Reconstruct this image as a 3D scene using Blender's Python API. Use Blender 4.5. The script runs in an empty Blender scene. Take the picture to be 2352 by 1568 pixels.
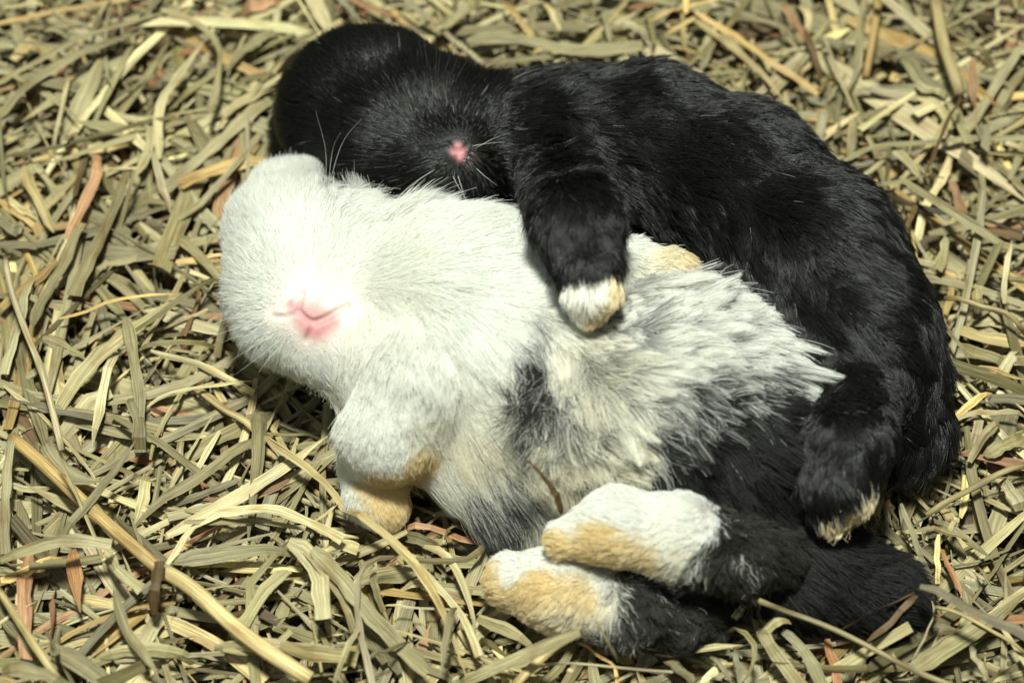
import bpy, math, random, time
import numpy as np
from mathutils import Vector, Matrix, kdtree

random.seed(7)
rng = np.random.default_rng(11)
T0 = time.time()
CM = 0.01                       # everything below is laid out in centimetres
scene = bpy.context.scene
col = scene.collection

# ------------------------------------------------------------------ camera
ELEV = math.radians(56)
DIST = 56.0
HALF_W = 13.0                   # half of the frame width at the focus distance, cm
TANH = HALF_W / DIST
C0 = np.array([0.0, -DIST * math.cos(ELEV), DIST * math.sin(ELEV)])
RIGHT = np.array([1.0, 0.0, 0.0])
UP = np.array([0.0, math.sin(ELEV), math.cos(ELEV)])
FWD = np.array([0.0, math.cos(ELEV), -math.sin(ELEV)])

cam_data = bpy.data.cameras.new('camera')
cam = bpy.data.objects.new('camera', cam_data)
col.objects.link(cam)
cam.location = Vector(C0 * CM)
cam.rotation_euler = (math.pi / 2 - ELEV, 0, 0)
cam_data.sensor_width = 36.0
cam_data.lens = 18.0 / TANH
cam_data.clip_start = 0.01
cam_data.clip_end = 50.0
cam_data.dof.use_dof = True
cam_data.dof.focus_distance = (DIST - 3.2) * CM
cam_data.dof.aperture_fstop = 9.0
scene.camera = cam

# ------------------------------------------------------------------ world + lamps
world = bpy.data.worlds.new('World')
scene.world = world
world.use_nodes = True
bg = world.node_tree.nodes['Background']
bg.inputs[0].default_value = (0.80, 0.92, 0.82, 1)
bg.inputs[1].default_value = 0.09

def area_lamp(name, loc, target, size, watts, color):
    d = bpy.data.lights.new(name, 'AREA')
    d.shape = 'DISK'
    d.size = size * CM
    d.energy = watts
    d.color = color
    o = bpy.data.objects.new(name, d)
    col.objects.link(o)
    o.location = Vector(loc) * CM
    o.rotation_euler = (Vector(target) - Vector(loc)).to_track_quat('-Z', 'Y').to_euler()
    return o

area_lamp('ceiling_lamp', (-2, -7, 102), (0, 1, 0), 13, 19.4, (0.955, 1.0, 0.89))
area_lamp('fill_light', (-30, -50, 85), (0, 0, 0), 45, 1.1, (0.88, 0.98, 0.95))  # added cool fill with no real source, for glints on the black coat

scene.view_settings.view_transform = 'Standard'
scene.view_settings.look = 'None'
scene.view_settings.exposure = 0.0
scene.view_settings.gamma = 1.0
scene.cycles.use_denoising = True
scene.cycles.max_bounces = 10
scene.cycles.diffuse_bounces = 5
scene.cycles.glossy_bounces = 6
scene.cycles.transmission_bounces = 10
scene.cycles.transparent_max_bounces = 8

# ------------------------------------------------------------------ pixel <-> place
FPX = 1176.0 / TANH             # focal length in pixels of the 2352 px wide picture

def ray(u, v):
    d = FWD + RIGHT * ((u - 1176.0) / FPX) + UP * ((784.0 - v) / FPX)
    return d                    # depth along FWD is 1

def P(u, v, z):                 # the point of the sight line at height z
    d = ray(u, v)
    t = (z - C0[2]) / d[2]
    return C0 + d * t

def depth(p):
    return float(np.dot(np.asarray(p) - C0, FWD))

def px2cm(p, px):
    return px * depth(p) / FPX

def project(pts):
    q = np.asarray(pts) - C0
    dz = q @ FWD
    return 1176.0 + FPX * (q @ RIGHT) / dz, 784.0 - FPX * (q @ UP) / dz

def tag(o, label=None, cat=None, group=None, kind=None):
    if label: o['label'] = label
    if cat: o['category'] = cat
    if group: o['group'] = group
    if kind: o['kind'] = kind
    return o

# ------------------------------------------------------------------ materials
def new_mat(name):
    m = bpy.data.materials.new(name)
    m.use_nodes = True
    nt = m.node_tree
    nt.nodes.clear()
    out = nt.nodes.new('ShaderNodeOutputMaterial')
    return m, nt, out

def N(nt, kind, **kw):
    n = nt.nodes.new(kind)
    for k, v in kw.items():
        setattr(n, k, v)
    return n

def make_hay_mat():
    m, nt, out = new_mat('hay')
    L = nt.links.new
    colr = N(nt, 'ShaderNodeAttribute', attribute_name='col')
    uv = N(nt, 'ShaderNodeAttribute', attribute_name='blade')     # across cm, along cm, seed
    mp = N(nt, 'ShaderNodeMapping')
    mp.inputs['Scale'].default_value = (36, 0.6, 1)
    L(uv.outputs['Vector'], mp.inputs['Vector'])
    fib = N(nt, 'ShaderNodeTexNoise')
    fib.inputs['Scale'].default_value = 1.0
    fib.inputs['Detail'].default_value = 3.0
    fib.inputs['Roughness'].default_value = 0.65
    L(mp.outputs[0], fib.inputs['Vector'])
    mp2 = N(nt, 'ShaderNodeMapping')
    mp2.inputs['Scale'].default_value = (3, 0.9, 1)
    L(uv.outputs['Vector'], mp2.inputs['Vector'])
    blo = N(nt, 'ShaderNodeTexNoise')
    blo.inputs['Scale'].default_value = 1.0
    blo.inputs['Detail'].default_value = 4.0
    L(mp2.outputs[0], blo.inputs['Vector'])
    r1 = N(nt, 'ShaderNodeMapRange')
    r1.inputs['From Min'].default_value = 0.3; r1.inputs['From Max'].default_value = 0.7
    r1.inputs['To Min'].default_value = 0.42; r1.inputs['To Max'].default_value = 1.5
    L(fib.outputs['Fac'], r1.inputs['Value'])
    mul = N(nt, 'ShaderNodeVectorMath', operation='SCALE')
    L(colr.outputs['Color'], mul.inputs[0]); L(r1.outputs[0], mul.inputs['Scale'])
    # weathered grey and brown patches
    r2 = N(nt, 'ShaderNodeMapRange')
    r2.inputs['From Min'].default_value = 0.5; r2.inputs['From Max'].default_value = 0.75
    L(blo.outputs['Fac'], r2.inputs['Value'])
    mixb = N(nt, 'ShaderNodeMix', data_type='RGBA', blend_type='MULTIPLY')
    mixb.inputs['B'].default_value = (0.62, 0.52, 0.40, 1)
    L(r2.outputs[0], mixb.inputs['Factor']); L(mul.outputs[0], mixb.inputs['A'])
    bs = N(nt, 'ShaderNodeBsdfPrincipled')
    bs.inputs['Roughness'].default_value = 0.52
    bs.inputs['Specular IOR Level'].default_value = 0.35
    L(mixb.outputs['Result'], bs.inputs['Base Color'])
    bmp = N(nt, 'ShaderNodeBump')
    bmp.inputs['Strength'].default_value = 0.7
    bmp.inputs['Distance'].default_value = 0.0003
    L(fib.outputs['Fac'], bmp.inputs['Height'])
    L(bmp.outputs[0], bs.inputs['Normal'])
    tr = N(nt, 'ShaderNodeBsdfTranslucent')
    L(mixb.outputs['Result'], tr.inputs['Color'])
    mx = N(nt, 'ShaderNodeMixShader')
    mx.inputs[0].default_value = 0.16
    L(bs.outputs[0], mx.inputs[1]); L(tr.outputs[0], mx.inputs[2])
    L(mx.outputs[0], out.inputs[0])
    return m

def make_ground_mat():
    m, nt, out = new_mat('dark_floor')
    L = nt.links.new
    tc = N(nt, 'ShaderNodeTexCoord')
    n = N(nt, 'ShaderNodeTexNoise'); n.inputs['Scale'].default_value = 60
    L(tc.outputs['Object'], n.inputs['Vector'])
    cr = N(nt, 'ShaderNodeValToRGB')
    cr.color_ramp.elements[0].color = (0.015, 0.013, 0.008, 1)  # floor coloured near black to deepen the shade in the hay gaps
    cr.color_ramp.elements[1].color = (0.06, 0.05, 0.03, 1)
    L(n.outputs['Fac'], cr.inputs[0])
    bs = N(nt, 'ShaderNodeBsdfPrincipled'); bs.inputs['Roughness'].default_value = 0.9
    L(cr.outputs[0], bs.inputs['Base Color'])
    L(bs.outputs[0], out.inputs[0])
    return m

def make_fur_mat(name, rough, radial, coat, ior=1.5):
    m, nt, out = new_mat(name)
    L = nt.links.new
    a = N(nt, 'ShaderNodeAttribute', attribute_name='hcol')
    h = N(nt, 'ShaderNodeBsdfHairPrincipled')
    h.parametrization = 'COLOR'
    h.inputs['Roughness'].default_value = rough
    h.inputs['Radial Roughness'].default_value = radial
    h.inputs['Coat'].default_value = coat
    h.inputs['IOR'].default_value = ior
    h.inputs['Random Roughness'].default_value = 0.2
    L(a.outputs['Color'], h.inputs['Color'])
    L(h.outputs[0], out.inputs[0])
    return m

def make_skin_mat(name):
    m, nt, out = new_mat(name)
    L = nt.links.new
    a = N(nt, 'ShaderNodeAttribute', attribute_name='skin')
    tc = N(nt, 'ShaderNodeTexCoord')
    n = N(nt, 'ShaderNodeTexNoise'); n.inputs['Scale'].default_value = 900; n.inputs['Detail'].default_value = 3
    L(tc.outputs['Object'], n.inputs['Vector'])
    r = N(nt, 'ShaderNodeMapRange'); r.inputs['To Min'].default_value = 0.8; r.inputs['To Max'].default_value = 1.15
    L(n.outputs['Fac'], r.inputs['Value'])
    mul = N(nt, 'ShaderNodeVectorMath', operation='SCALE')
    L(a.outputs['Color'], mul.inputs[0]); L(r.outputs[0], mul.inputs['Scale'])
    bs = N(nt, 'ShaderNodeBsdfPrincipled')
    bs.inputs['Roughness'].default_value = 0.55
    bs.inputs['Specular IOR Level'].default_value = 0.3
    bs.inputs['Subsurface Weight'].default_value = 0.15
    bs.inputs['Subsurface Radius'].default_value = (1.0, 0.4, 0.3)
    bs.inputs['Subsurface Scale'].default_value = 0.001
    bmp = N(nt, 'ShaderNodeBump'); bmp.inputs['Strength'].default_value = 0.3; bmp.inputs['Distance'].default_value = 0.0003
    L(n.outputs['Fac'], bmp.inputs['Height']); L(bmp.outputs[0], bs.inputs['Normal'])
    L(mul.outputs[0], bs.inputs['Base Color'])
    L(bs.outputs[0], out.inputs[0])
    return m

def make_whisker_mat(name, c):
    m, nt, out = new_mat(name)
    bs = N(nt, 'ShaderNodeBsdfPrincipled')
    bs.inputs['Base Color'].default_value = (*c, 1)
    bs.inputs['Roughness'].default_value = 0.35
    nt.links.new(bs.outputs[0], out.inputs[0])
    return m

M_HAY = make_hay_mat()
M_GROUND = make_ground_mat()
def make_soft_fur_mat(name, rough, spec, through):
    m, nt, out = new_mat(name)
    L = nt.links.new
    a = N(nt, 'ShaderNodeAttribute', attribute_name='hcol')
    bs = N(nt, 'ShaderNodeBsdfPrincipled')
    bs.inputs['Roughness'].default_value = rough
    bs.inputs['Specular IOR Level'].default_value = spec
    L(a.outputs['Color'], bs.inputs['Base Color'])
    tr = N(nt, 'ShaderNodeBsdfTranslucent')
    L(a.outputs['Color'], tr.inputs['Color'])
    mx = N(nt, 'ShaderNodeMixShader'); mx.inputs[0].default_value = through
    L(bs.outputs[0], mx.inputs[1]); L(tr.outputs[0], mx.inputs[2])
    L(mx.outputs[0], out.inputs[0])
    return m

M_FUR_W = make_soft_fur_mat('pale_fur', 0.45, 0.30, 0.54)
M_FUR_B = make_soft_fur_mat('black_fur', 0.36, 0.55, 0.2)
M_SKIN = make_skin_mat('skin')
M_WHISK_W = make_whisker_mat('pale_whisker', (0.55, 0.56, 0.5))
M_WHISK_B = make_whisker_mat('dark_whisker', (0.05, 0.045, 0.04))

# ------------------------------------------------------------------ ground
def mesh_obj(name, verts, faces, mat, parent=None, smooth=True):
    me = bpy.data.meshes.new(name)
    me.from_pydata([tuple(v) for v in verts], [], faces)
    me.materials.append(mat)
    if smooth:
        me.polygons.foreach_set('use_smooth', [True] * len(me.polygons))
    me.update()
    o = bpy.data.objects.new(name, me)
    col.objects.link(o)
    if parent: o.parent = parent
    return o

g = mesh_obj('ground', [(-1, -1, -0.036), (1, -1, -0.036), (1, 1, -0.036), (-1, 1, -0.036)], [(0, 1, 2, 3)], M_GROUND, smooth=False)
tag(g, 'dark floor under the hay bedding', 'ground', kind='structure')

# ------------------------------------------------------------------ rabbit bodies as smooth implicit shapes
FURPX = 15.0                    # how far the coat stands off the skin in the outline

def smin(a, b, k):
    h = np.clip(0.5 + 0.5 * (b - a) / k, 0, 1)
    return b + (a - b) * h - k * h * (1 - h)

def smax(a, b, k):
    return -smin(-a, -b, k)

class Part:
    """A chain of balls (u, v, z, r in pixels) joined by tapered capsules."""
    def __init__(self, name, balls, k=0.5, chain=True, clear_of=None, shrink=FURPX):
        self.name, self.k = name, k
        c, r = [], []
        for (u, v, z, rp) in balls:
            p = P(u, v, z)
            rad = px2cm(p, rp - shrink)
            if clear_of is not None:              # slide towards the lens until it only touches the other body
                d = -ray(u, v); d /= np.linalg.norm(d)
                for _ in range(80):
                    if clear_of(p[None])[0] > rad + 0.22: break
                    p = p + d * 0.06
                rad = px2cm(p, rp - shrink)
            c.append(p); r.append(rad)
        self.c, self.r, self.chain = np.array(c), np.array(r), chain
    def __call__(self, X):
        d = None
        n = len(self.c)
        segs = [(i, i + 1) for i in range(n - 1)] if self.chain and n > 1 else [(i, i) for i in range(n)]
        for i, j in segs:
            a, b, ra, rb = self.c[i], self.c[j], self.r[i], self.r[j]
            ab = b - a
            L2 = float(ab @ ab)
            q = X - a
            if L2 > 1e-6:
                t = np.clip((q @ ab) / L2, 0, 1)
                dd = np.sqrt(((q - t[:, None] * ab) ** 2).sum(1)) - (ra + (rb - ra) * t)
            else:
                dd = np.sqrt((q ** 2).sum(1)) - ra
            d = dd if d is None else smin(d, dd, self.k)
        return d

class Body:
    def __init__(self, parts, joins):
        self.parts, self.joins, self.cuts = parts, joins, []
    def __call__(self, X, cuts=True, ids=False):
        X = np.asarray(X, dtype=np.float64)
        out = np.empty(len(X)); idd = np.zeros(len(X), int)
        for s in range(0, len(X), 200000):
            x = X[s:s + 200000]
            d = best = None
            for i, (p, k) in enumerate(zip(self.parts, self.joins)):
                dd = p(x)
                if d is None: d, best, bi = dd, dd.copy(), np.zeros(len(x), int)
                else:
                    bi = np.where(dd < best, i, bi); best = np.minimum(best, dd)
                    d = smin(d, dd, k)
            if cuts:
                for line, r0, k in self.cuts:
                    dl = np.full(len(x), 1e9)
                    near = np.where(((x - line.mean(0)) ** 2).sum(1) < 9.0)[0]
                    if len(near):
                        xn = x[near]; m = np.full(len(near), 1e9)
                        for a, b in zip(line[:-1], line[1:]):
                            ab = b - a; q = xn - a
                            t = np.clip((q @ ab) / float(ab @ ab), 0, 1)
                            m = np.minimum(m, np.sqrt(((q - t[:, None] * ab) ** 2).sum(1)))
                        d[near] = smax(d[near], r0 - m, k)
            out[s:s + 200000] = d; idd[s:s + 200000] = bi
        return (out, idd) if ids else out
    def hit(self, u, v, cuts=False):
        d = ray(u, v); d = d / np.linalg.norm(d)
        t = 30.0
        for _ in range(160):
            s = self((C0 + d * t)[None], cuts)[0]
            if s < 0.004: break
            t += min(s, 1.0) * 0.8
            if t > 100: return None
        return C0 + d * t
    def bounds(self):
        lo = np.min([(p.c - p.r[:, None]).min(0) for p in self.parts], 0) - 0.4
        hi = np.max([(p.c + p.r[:, None]).max(0) for p in self.parts], 0) + 0.4
        return lo, hi

def surface_nets(body, h):
    lo, hi = body.bounds()
    K = 6
    n = (np.ceil((hi - lo) / (h * K)).astype(int)) * K + 1
    cn = (n - 1) // K + 1
    gx = [lo[i] + np.arange(cn[i]) * h * K for i in range(3)]
    G = np.stack(np.meshgrid(*gx, indexing='ij'), -1).reshape(-1, 3)
    dc = body(G).reshape(cn)
    act = np.abs(dc) < h * K * 1.8
    grid = np.repeat(np.repeat(np.repeat(dc, K, 0), K, 1), K, 2)[K // 2:, K // 2:, K // 2:]
    full = np.ones(n, np.float32)
    s = [min(n[i], grid.shape[i]) for i in range(3)]
    full[:s[0], :s[1], :s[2]] = grid[:s[0], :s[1], :s[2]]
    am = np.zeros(n, bool)
    ag = np.repeat(np.repeat(np.repeat(act, K, 0), K, 1), K, 2)[K // 2:, K // 2:, K // 2:]
    am[:s[0], :s[1], :s[2]] = ag[:s[0], :s[1], :s[2]]
    idx = np.argwhere(am)
    full[am] = body(lo + idx * h)
    neg = full < 0
    c = sum(neg[a:n[0] - 1 + a, b:n[1] - 1 + b, e:n[2] - 1 + e].astype(np.int8) for a in (0, 1) for b in (0, 1) for e in (0, 1))
    cells = np.argwhere((c > 0) & (c < 8))
    cid = np.full(n, -1, np.int64)
    cid[cells[:, 0], cells[:, 1], cells[:, 2]] = np.arange(len(cells))
    acc = np.zeros((len(cells), 3)); cnt = np.zeros(len(cells))
    corner = np.array([(a, b, e) for a in (0, 1) for b in (0, 1) for e in (0, 1)])
    val = np.stack([full[cells[:, 0] + a, cells[:, 1] + b, cells[:, 2] + e] for a, b, e in corner], 1)
    for i in range(8):
        for j in range(i + 1, 8):
            if np.abs(corner[i] - corner[j]).sum() != 1: continue
            va, vb = val[:, i], val[:, j]
            m = (va < 0) != (vb < 0)
            t = (va[m] / (va[m] - vb[m]))[:, None]
            acc[m] += corner[i] + (corner[j] - corner[i]) * t
            cnt[m] += 1
    V = lo + (cells + acc / cnt[:, None]) * h
    quads = []
    for ax in range(3):
        e = np.zeros(3, int); e[ax] = 1
        a1, a2 = (ax + 1) % 3, (ax + 2) % 3
        sl0 = [slice(0, n[i] - 1) for i in range(3)]
        sl1 = [slice(e[i], n[i] - 1 + e[i]) for i in range(3)]
        A, B = neg[tuple(sl0)], neg[tuple(sl1)]
        for flip, m in ((False, A & ~B), (True, ~A & B)):
            q = np.argwhere(m)
            q = q[(q[:, a1] > 0) & (q[:, a2] > 0)]
            o1 = np.zeros(3, int); o1[a1] = 1
            o2 = np.zeros(3, int); o2[a2] = 1
            f = lambda w: cid[w[:, 0], w[:, 1], w[:, 2]]
            Q = np.stack([f(q - o1 - o2), f(q - o2), f(q), f(q - o1)], 1)
            if flip: Q = Q[:, ::-1]
            quads.append(Q)
    Q = np.concatenate(quads)
    Q = Q[(Q >= 0).all(1)]
    return V, Q

def F2D(pts):                   # photograph pixels -> 2352 px wide picture
    return [(x / 1.08844, y / 1.08844) for x, y in pts]

def build_white():
    body = [
        Part('torso', [(1050, 805, 2.3, 300), (1290, 880, 2.2, 292), (1480, 935, 2.2, 285), (1660, 1025, 2.0, 225)], 0.5),
        Part('torso', [(1085, 640, 3.3, 158), (1180, 660, 3.3, 135), (980, 660, 3.0, 150)], 0.6, chain=False),
        Part('torso', [(1690, 935, 2.4, 176), (1640, 830, 2.6, 140)], 0.6),
        Part('torso', [(1060, 1045, 1.6, 122), (1180, 1105, 1.2, 128), (1260, 1120, 1.3, 118)], 0.5),
        Part('rump', [(1720, 1120, 1.5, 150), (1850, 1285, 0.9, 118), (2015, 1362, 0.7, 92)], 0.5),
        Part('head', [(700, 610, 2.4, 178), (690, 560, 2.0, 160), (745, 690, 3.0, 150), (660, 690, 2.6, 140)], 0.6, chain=False),
        Part('head', [(712, 730, 3.8, 86), (655, 742, 3.3, 84), (790, 745, 3.3, 86), (725, 795, 3.1, 68)], 0.6, chain=False),
        Part('head', [(760, 640, 2.4, 160), (960, 700, 2.4, 190)], 0.6),
        Part('ear', [(635, 530, 2.0, 112), (662, 462, 1.8, 92), (690, 416, 1.7, 54)], 0.4),
    ]
    joins = [0.6, 1.0, 0.7, 0.8, 0.6, 0.5, 1.3, 0.9, 0.6]
    B = Body(list(body), list(joins))
    core = Body(list(body), list(joins))
    def add(part, k):
        B.parts.append(part); B.joins.append(k)
    def on(u, v, r, lift):      # a ball resting on the torso, lifted by a share of its radius
        h = core.hit(u, v)
        if h is None: return 1.0
        p = h - FWD * px2cm(h, r) * lift
        return float(p[2])
    za, zp = on(900, 1000, 100, 0.25), on(905, 1055, 85, 0.55)
    add(Part('arm', [(965, 850, on(965, 850, 120, -0.5), 124), (896, 995, za, 108), (862, 1075, zp, 90)], 0.5), 0.5)
    add(Part('paw', [(862, 1075, zp, 86), (868, 1138, zp + 0.1, 76), (886, 1172, zp + 0.05, 50)], 0.5), 0.2)
    add(Part('far_arm', [(1330, 660, on(1330, 660, 70, -0.3), 82), (1450, 612, 3.7, 66), (1540, 620, 3.9, 52), (1566, 616, 3.9, 40)], 0.3), 0.3)
    add(Part('upper_foot', [(1302, 1236, 3.0, 58), (1420, 1208, 3.2, 92), (1560, 1232, 3.0, 102), (1690, 1272, 2.5, 86), (1770, 1272, 2.0, 78)], 0.4), 0.25)
    add(Part('lower_foot', [(1180, 1335, 1.5, 76), (1280, 1352, 1.7, 98), (1430, 1392, 1.4, 90), (1560, 1418, 1.0, 70), (1615, 1420, 0.7, 58)], 0.4), 0.2)
    # mouth and nostril folds
    def cut(pts, r, k=0.05):
        line = np.array([B.hit(u, v) for u, v in F2D(pts)])
        n = line - C0; n /= np.linalg.norm(n, axis=1)[:, None]
        B.cuts.append((line + n * (r * 0.2), r, k))
    cuts = [([(758, 729), (752, 752), (748, 773)], 0.06), ([(682, 789), (714, 791), (746, 778)], 0.05),
            ([(745, 777), (765, 795), (783, 807)], 0.07), ([(783, 807), (806, 799), (835, 783), (869, 762)], 0.085),
            ([(783, 807), (775, 828), (765, 852)], 0.06)]
    todo = []
    for pts, r in cuts:
        line = np.array([B.hit(u, v) for u, v in F2D(pts)])
        n = line - C0; n /= np.linalg.norm(n, axis=1)[:, None]
        todo.append((line + n * (r * 0.1), r, 0.05))
    B.cuts = todo
    return B

WHITE = build_white()

def build_black():
    body = [
        Part('torso', [(1180, 310, 2.2, 135), (1300, 330, 2.3, 170), (1480, 338, 2.3, 190), (1680, 430, 2.4, 205), (1850, 600, 2.4, 219), (1945, 765, 2.2, 208)], 0.6),
        Part('torso', [(1945, 765, 2.0, 200), (2035, 880, 1.5, 138), (2060, 950, 1.2, 100)], 0.6),
        Part('head', [(835, 222, 2.3, 166), (770, 260, 1.9, 140), (935, 190, 2.4, 108), (900, 320, 2.6, 150), (1010, 250, 2.6, 120)], 0.7, chain=False),
        Part('head', [(1052, 348, 3.4, 84), (1095, 325, 2.9, 84), (1000, 375, 3.1, 90), (1075, 415, 2.8, 72)], 0.5, chain=False),
        Part('head', [(960, 290, 2.2, 140), (1200, 320, 2.2, 140)], 0.5),
        Part('ear', [(745, 200, 1.5, 100), (705, 290, 1.0, 78), (690, 360, 0.5, 58)], 0.4),
    ]
    joins = [0.6, 0.7, 0.5, 0.85, 0.7, 0.4]
    B = Body(body, joins)
    def add(part, k):
        B.parts.append(part); B.joins.append(k)
    cl = lambda X: WHITE(X, False)
    add(Part('thigh', [(1850, 640, 2.2, 120), (1935, 770, 2.3, 118), (1980, 850, 2.5, 108)], 0.5, clear_of=cl), 1.2)
    add(Part('foot', [(1975, 880, 2.6, 108), (1950, 1010, 2.4, 104), (1925, 1105, 2.2, 90), (1903, 1165, 2.1, 62)], 0.4, clear_of=cl), 0.3)
    add(Part('arm', [(1285, 390, 2.6, 105), (1325, 500, 3.2, 100), (1348, 590, 4.0, 82)], 0.5, clear_of=cl), 0.4)
    add(Part('paw', [(1350, 605, 4.2, 78), (1356, 665, 4.3, 70), (1352, 705, 4.2, 48)], 0.4, clear_of=cl), 0.15)
    add(Part('tail', [(2080, 890, 1.3, 92), (2098, 960, 1.2, 74), (2092, 1015, 1.0, 54)], 0.4, clear_of=cl), 0.6)
    cuts = [([(1045, 371), (1091, 367), (1116, 356)], 0.045), ([(1118, 355), (1128, 367), (1138, 377)], 0.045),
            ([(1138, 377), (1152, 376), (1167, 362)], 0.05), ([(1138, 377), (1142, 405)], 0.035)]
    todo = []
    for pts, r in cuts:
        line = np.array([B.hit(u, v) for u, v in F2D(pts)])
        n = line - C0; n /= np.linalg.norm(n, axis=1)[:, None]
        todo.append((line + n * (r * 0.1), r, 0.05))
    B.cuts = todo
    return B

BLACK = build_black()
BODIES = [WHITE, BLACK]

# ------------------------------------------------------------------ coats
def idw(u, v, pts, power=4.0):
    """pts: rows (u, v, values...) -> interpolated values"""
    pts = np.array(pts, float)
    out = np.zeros((len(u), pts.shape[1] - 2))
    for s in range(0, len(u), 40000):
        d2 = (u[s:s + 40000, None] - pts[None, :, 0]) ** 2 + (v[s:s + 40000, None] - pts[None, :, 1]) ** 2 + 60.0
        w = d2 ** (-power / 2)
        out[s:s + 40000] = (w @ pts[:, 2:]) / w.sum(1)[:, None]
    return out

def sines(X, freq, seed, n=7):
    r = np.random.default_rng(seed)
    out = np.zeros((len(X), 3))
    for _ in range(n):
        k = r.normal(size=3); k *= freq * r.uniform(0.6, 1.6) / np.linalg.norm(k)
        ph = r.uniform(0, 6.28, 3); a = r.normal(size=3)
        out += np.sin((X @ k)[:, None] + ph) * a
    return out / math.sqrt(n)

W_NOSE = WHITE.hit(*F2D([(768, 784)])[0])
B_NOSE = BLACK.hit(*F2D([(1140, 372)])[0])

# rows: u, v, dark, cream, tan
W_TORSO_COL = [
    (1000, 600, 0, 0, 0), (1150, 600, 0, 0, 0), (1240, 640, 0, 0, 0), (1080, 720, 0, 0, 0), (950, 800, 0, .05, 0), (880, 740, 0, .25, 0), (900, 650, 0, .15, 0),
    (1000, 900, 0, .25, 0), (1160, 770, .0, .05, 0), (1280, 700, 0, .2, 0), (1210, 775, .5, .2, 0), (1190, 835, .9, .2, 0), (1240, 850, .85, .2, 0), (1200, 910, .8, .2, 0), (1235, 945, .7, .3, 0),
    (1150, 840, .1, .2, 0), (1275, 860, .55, .3, 0), (1280, 920, .5, .4, 0), (1130, 940, .05, .4, 0), (1330, 800, .05, .6, 0), (1340, 870, .05, .7, 0), (1390, 960, .05, .65, 0), (1300, 1010, .1, .9, 0), (1230, 1010, .15, .8, 0),
    (1100, 1020, .05, .75, 0), (1010, 1090, .0, .35, 0), (1090, 1090, .25, .45, 0), (1140, 1120, .62, .3, 0), (1090, 1140, .6, .1, 0), (1200, 1100, .3, .6, 0), (1190, 1190, .16, .25, 0), (1220, 1230, .12, .2, 0), (1260, 1140, .2, .8, 0), (1330, 1080, .15, .9, 0),
    (1390, 1050, .3, .7, 0), (1340, 1120, .45, .5, 0), (1440, 1010, .3, .5, 0), (1420, 900, .05, .35, 0), (1450, 740, .05, .1, 0), (1370, 700, .1, .3, 0), (1600, 690, .05, 0, 0), (1550, 760, .1, .05, 0), (1700, 760, 0, 0, 0),
    (1550, 860, .12, .1, 0), (1480, 830, .1, .15, 0), (1680, 840, .02, 0, 0), (1760, 830, .0, 0, 0), (1830, 885, 0, 0, 0), (1855, 925, .05, 0, 0), (1790, 880, .05, 0, 0), (1620, 880, .35, .1, 0), (1560, 905, .6, .1, 0), (1690, 885, .55, 0, 0), (1640, 925, .95, 0, 0), (1730, 910, .95, 0, 0),
    (1510, 940, .65, .2, 0), (1480, 985, .8, .1, 0), (1500, 1040, .92, 0, 0), (1590, 990, .93, 0, 0), (1680, 970, .9, 0, 0), (1760, 930, .95, 0, 0), (1800, 950, .9, 0, 0), (1830, 985, .85, 0, 0), (1640, 1080, .95, 0, 0), (1780, 1080, .97, 0, 0), (1500, 1110, .93, 0, 0), (1440, 1075, .65, .3, 0), (1840, 1060, .95, 0, 0), (1700, 1180, 1, 0, 0), (1500, 1300, .9, 0, 0)]
W_FOOT_U = [(1300, 1190, 0, .05, 0), (1420, 1140, 0, 0, 0), (1560, 1150, 0, 0, 0), (1480, 1200, 0, 0, 0), (1590, 1230, 0, .1, 0), (1270, 1250, 0, .2, 1), (1380, 1262, 0, .2, .95), (1480, 1285, 0, .5, .6), (1560, 1270, 0, .5, .1), (1540, 1330, .15, .8, .3), (1615, 1180, .05, 0, 0), (1640, 1240, .75, .1, 0), (1610, 1300, .75, .3, 0), (1680, 1200, .9, .1, 0), (1700, 1300, .85, .4, 0), (1800, 1280, .93, .2, 0), (1700, 1230, .95, 0, 0)]
W_FOOT_L = [(1180, 1290, 0, .05, 0), (1280, 1285, 0, .05, 0), (1380, 1310, 0, .05, 0), (1140, 1350, 0, .3, 1), (1250, 1350, 0, .2, .95), (1340, 1360, 0, .4, .6), (1200, 1400, 0, .5, .6), (1300, 1420, 0, .9, .35), (1380, 1390, .1, .7, .1), (1400, 1350, .3, .3, 0), (1440, 1370, .85, .2, 0), (1420, 1440, .7, .4, 0), (1550, 1400, .88, .3, 0), (1620, 1430, .9, .2, 0)]
W_ARM = [(960, 850, 0, .1, 0), (850, 950, 0, .1, 0), (900, 1030, 0, .05, 0), (960, 1000, 0, .5, .3), (965, 1025, 0, .2, 1), (900, 1080, 0, .2, .85), (855, 1095, 0, .2, .7), (820, 1060, 0, .05, 0), (1000, 960, 0, .5, 0), (930, 1060, 0, .2, 1)]
W_PAW = [(800, 1080, 0, .05, 0), (815, 1140, 0, .05, 0), (835, 1115, 0, .05, 0), (835, 1150, 0, .05, 0), (850, 1185, 0, .1, 0), (868, 1140, 0, .2, .6), (890, 1140, 0, 0, 1), (925, 1130, 0, 0, 1), (905, 1190, 0, 0, 1), (870, 1110, 0, 0, .9)]
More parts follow.
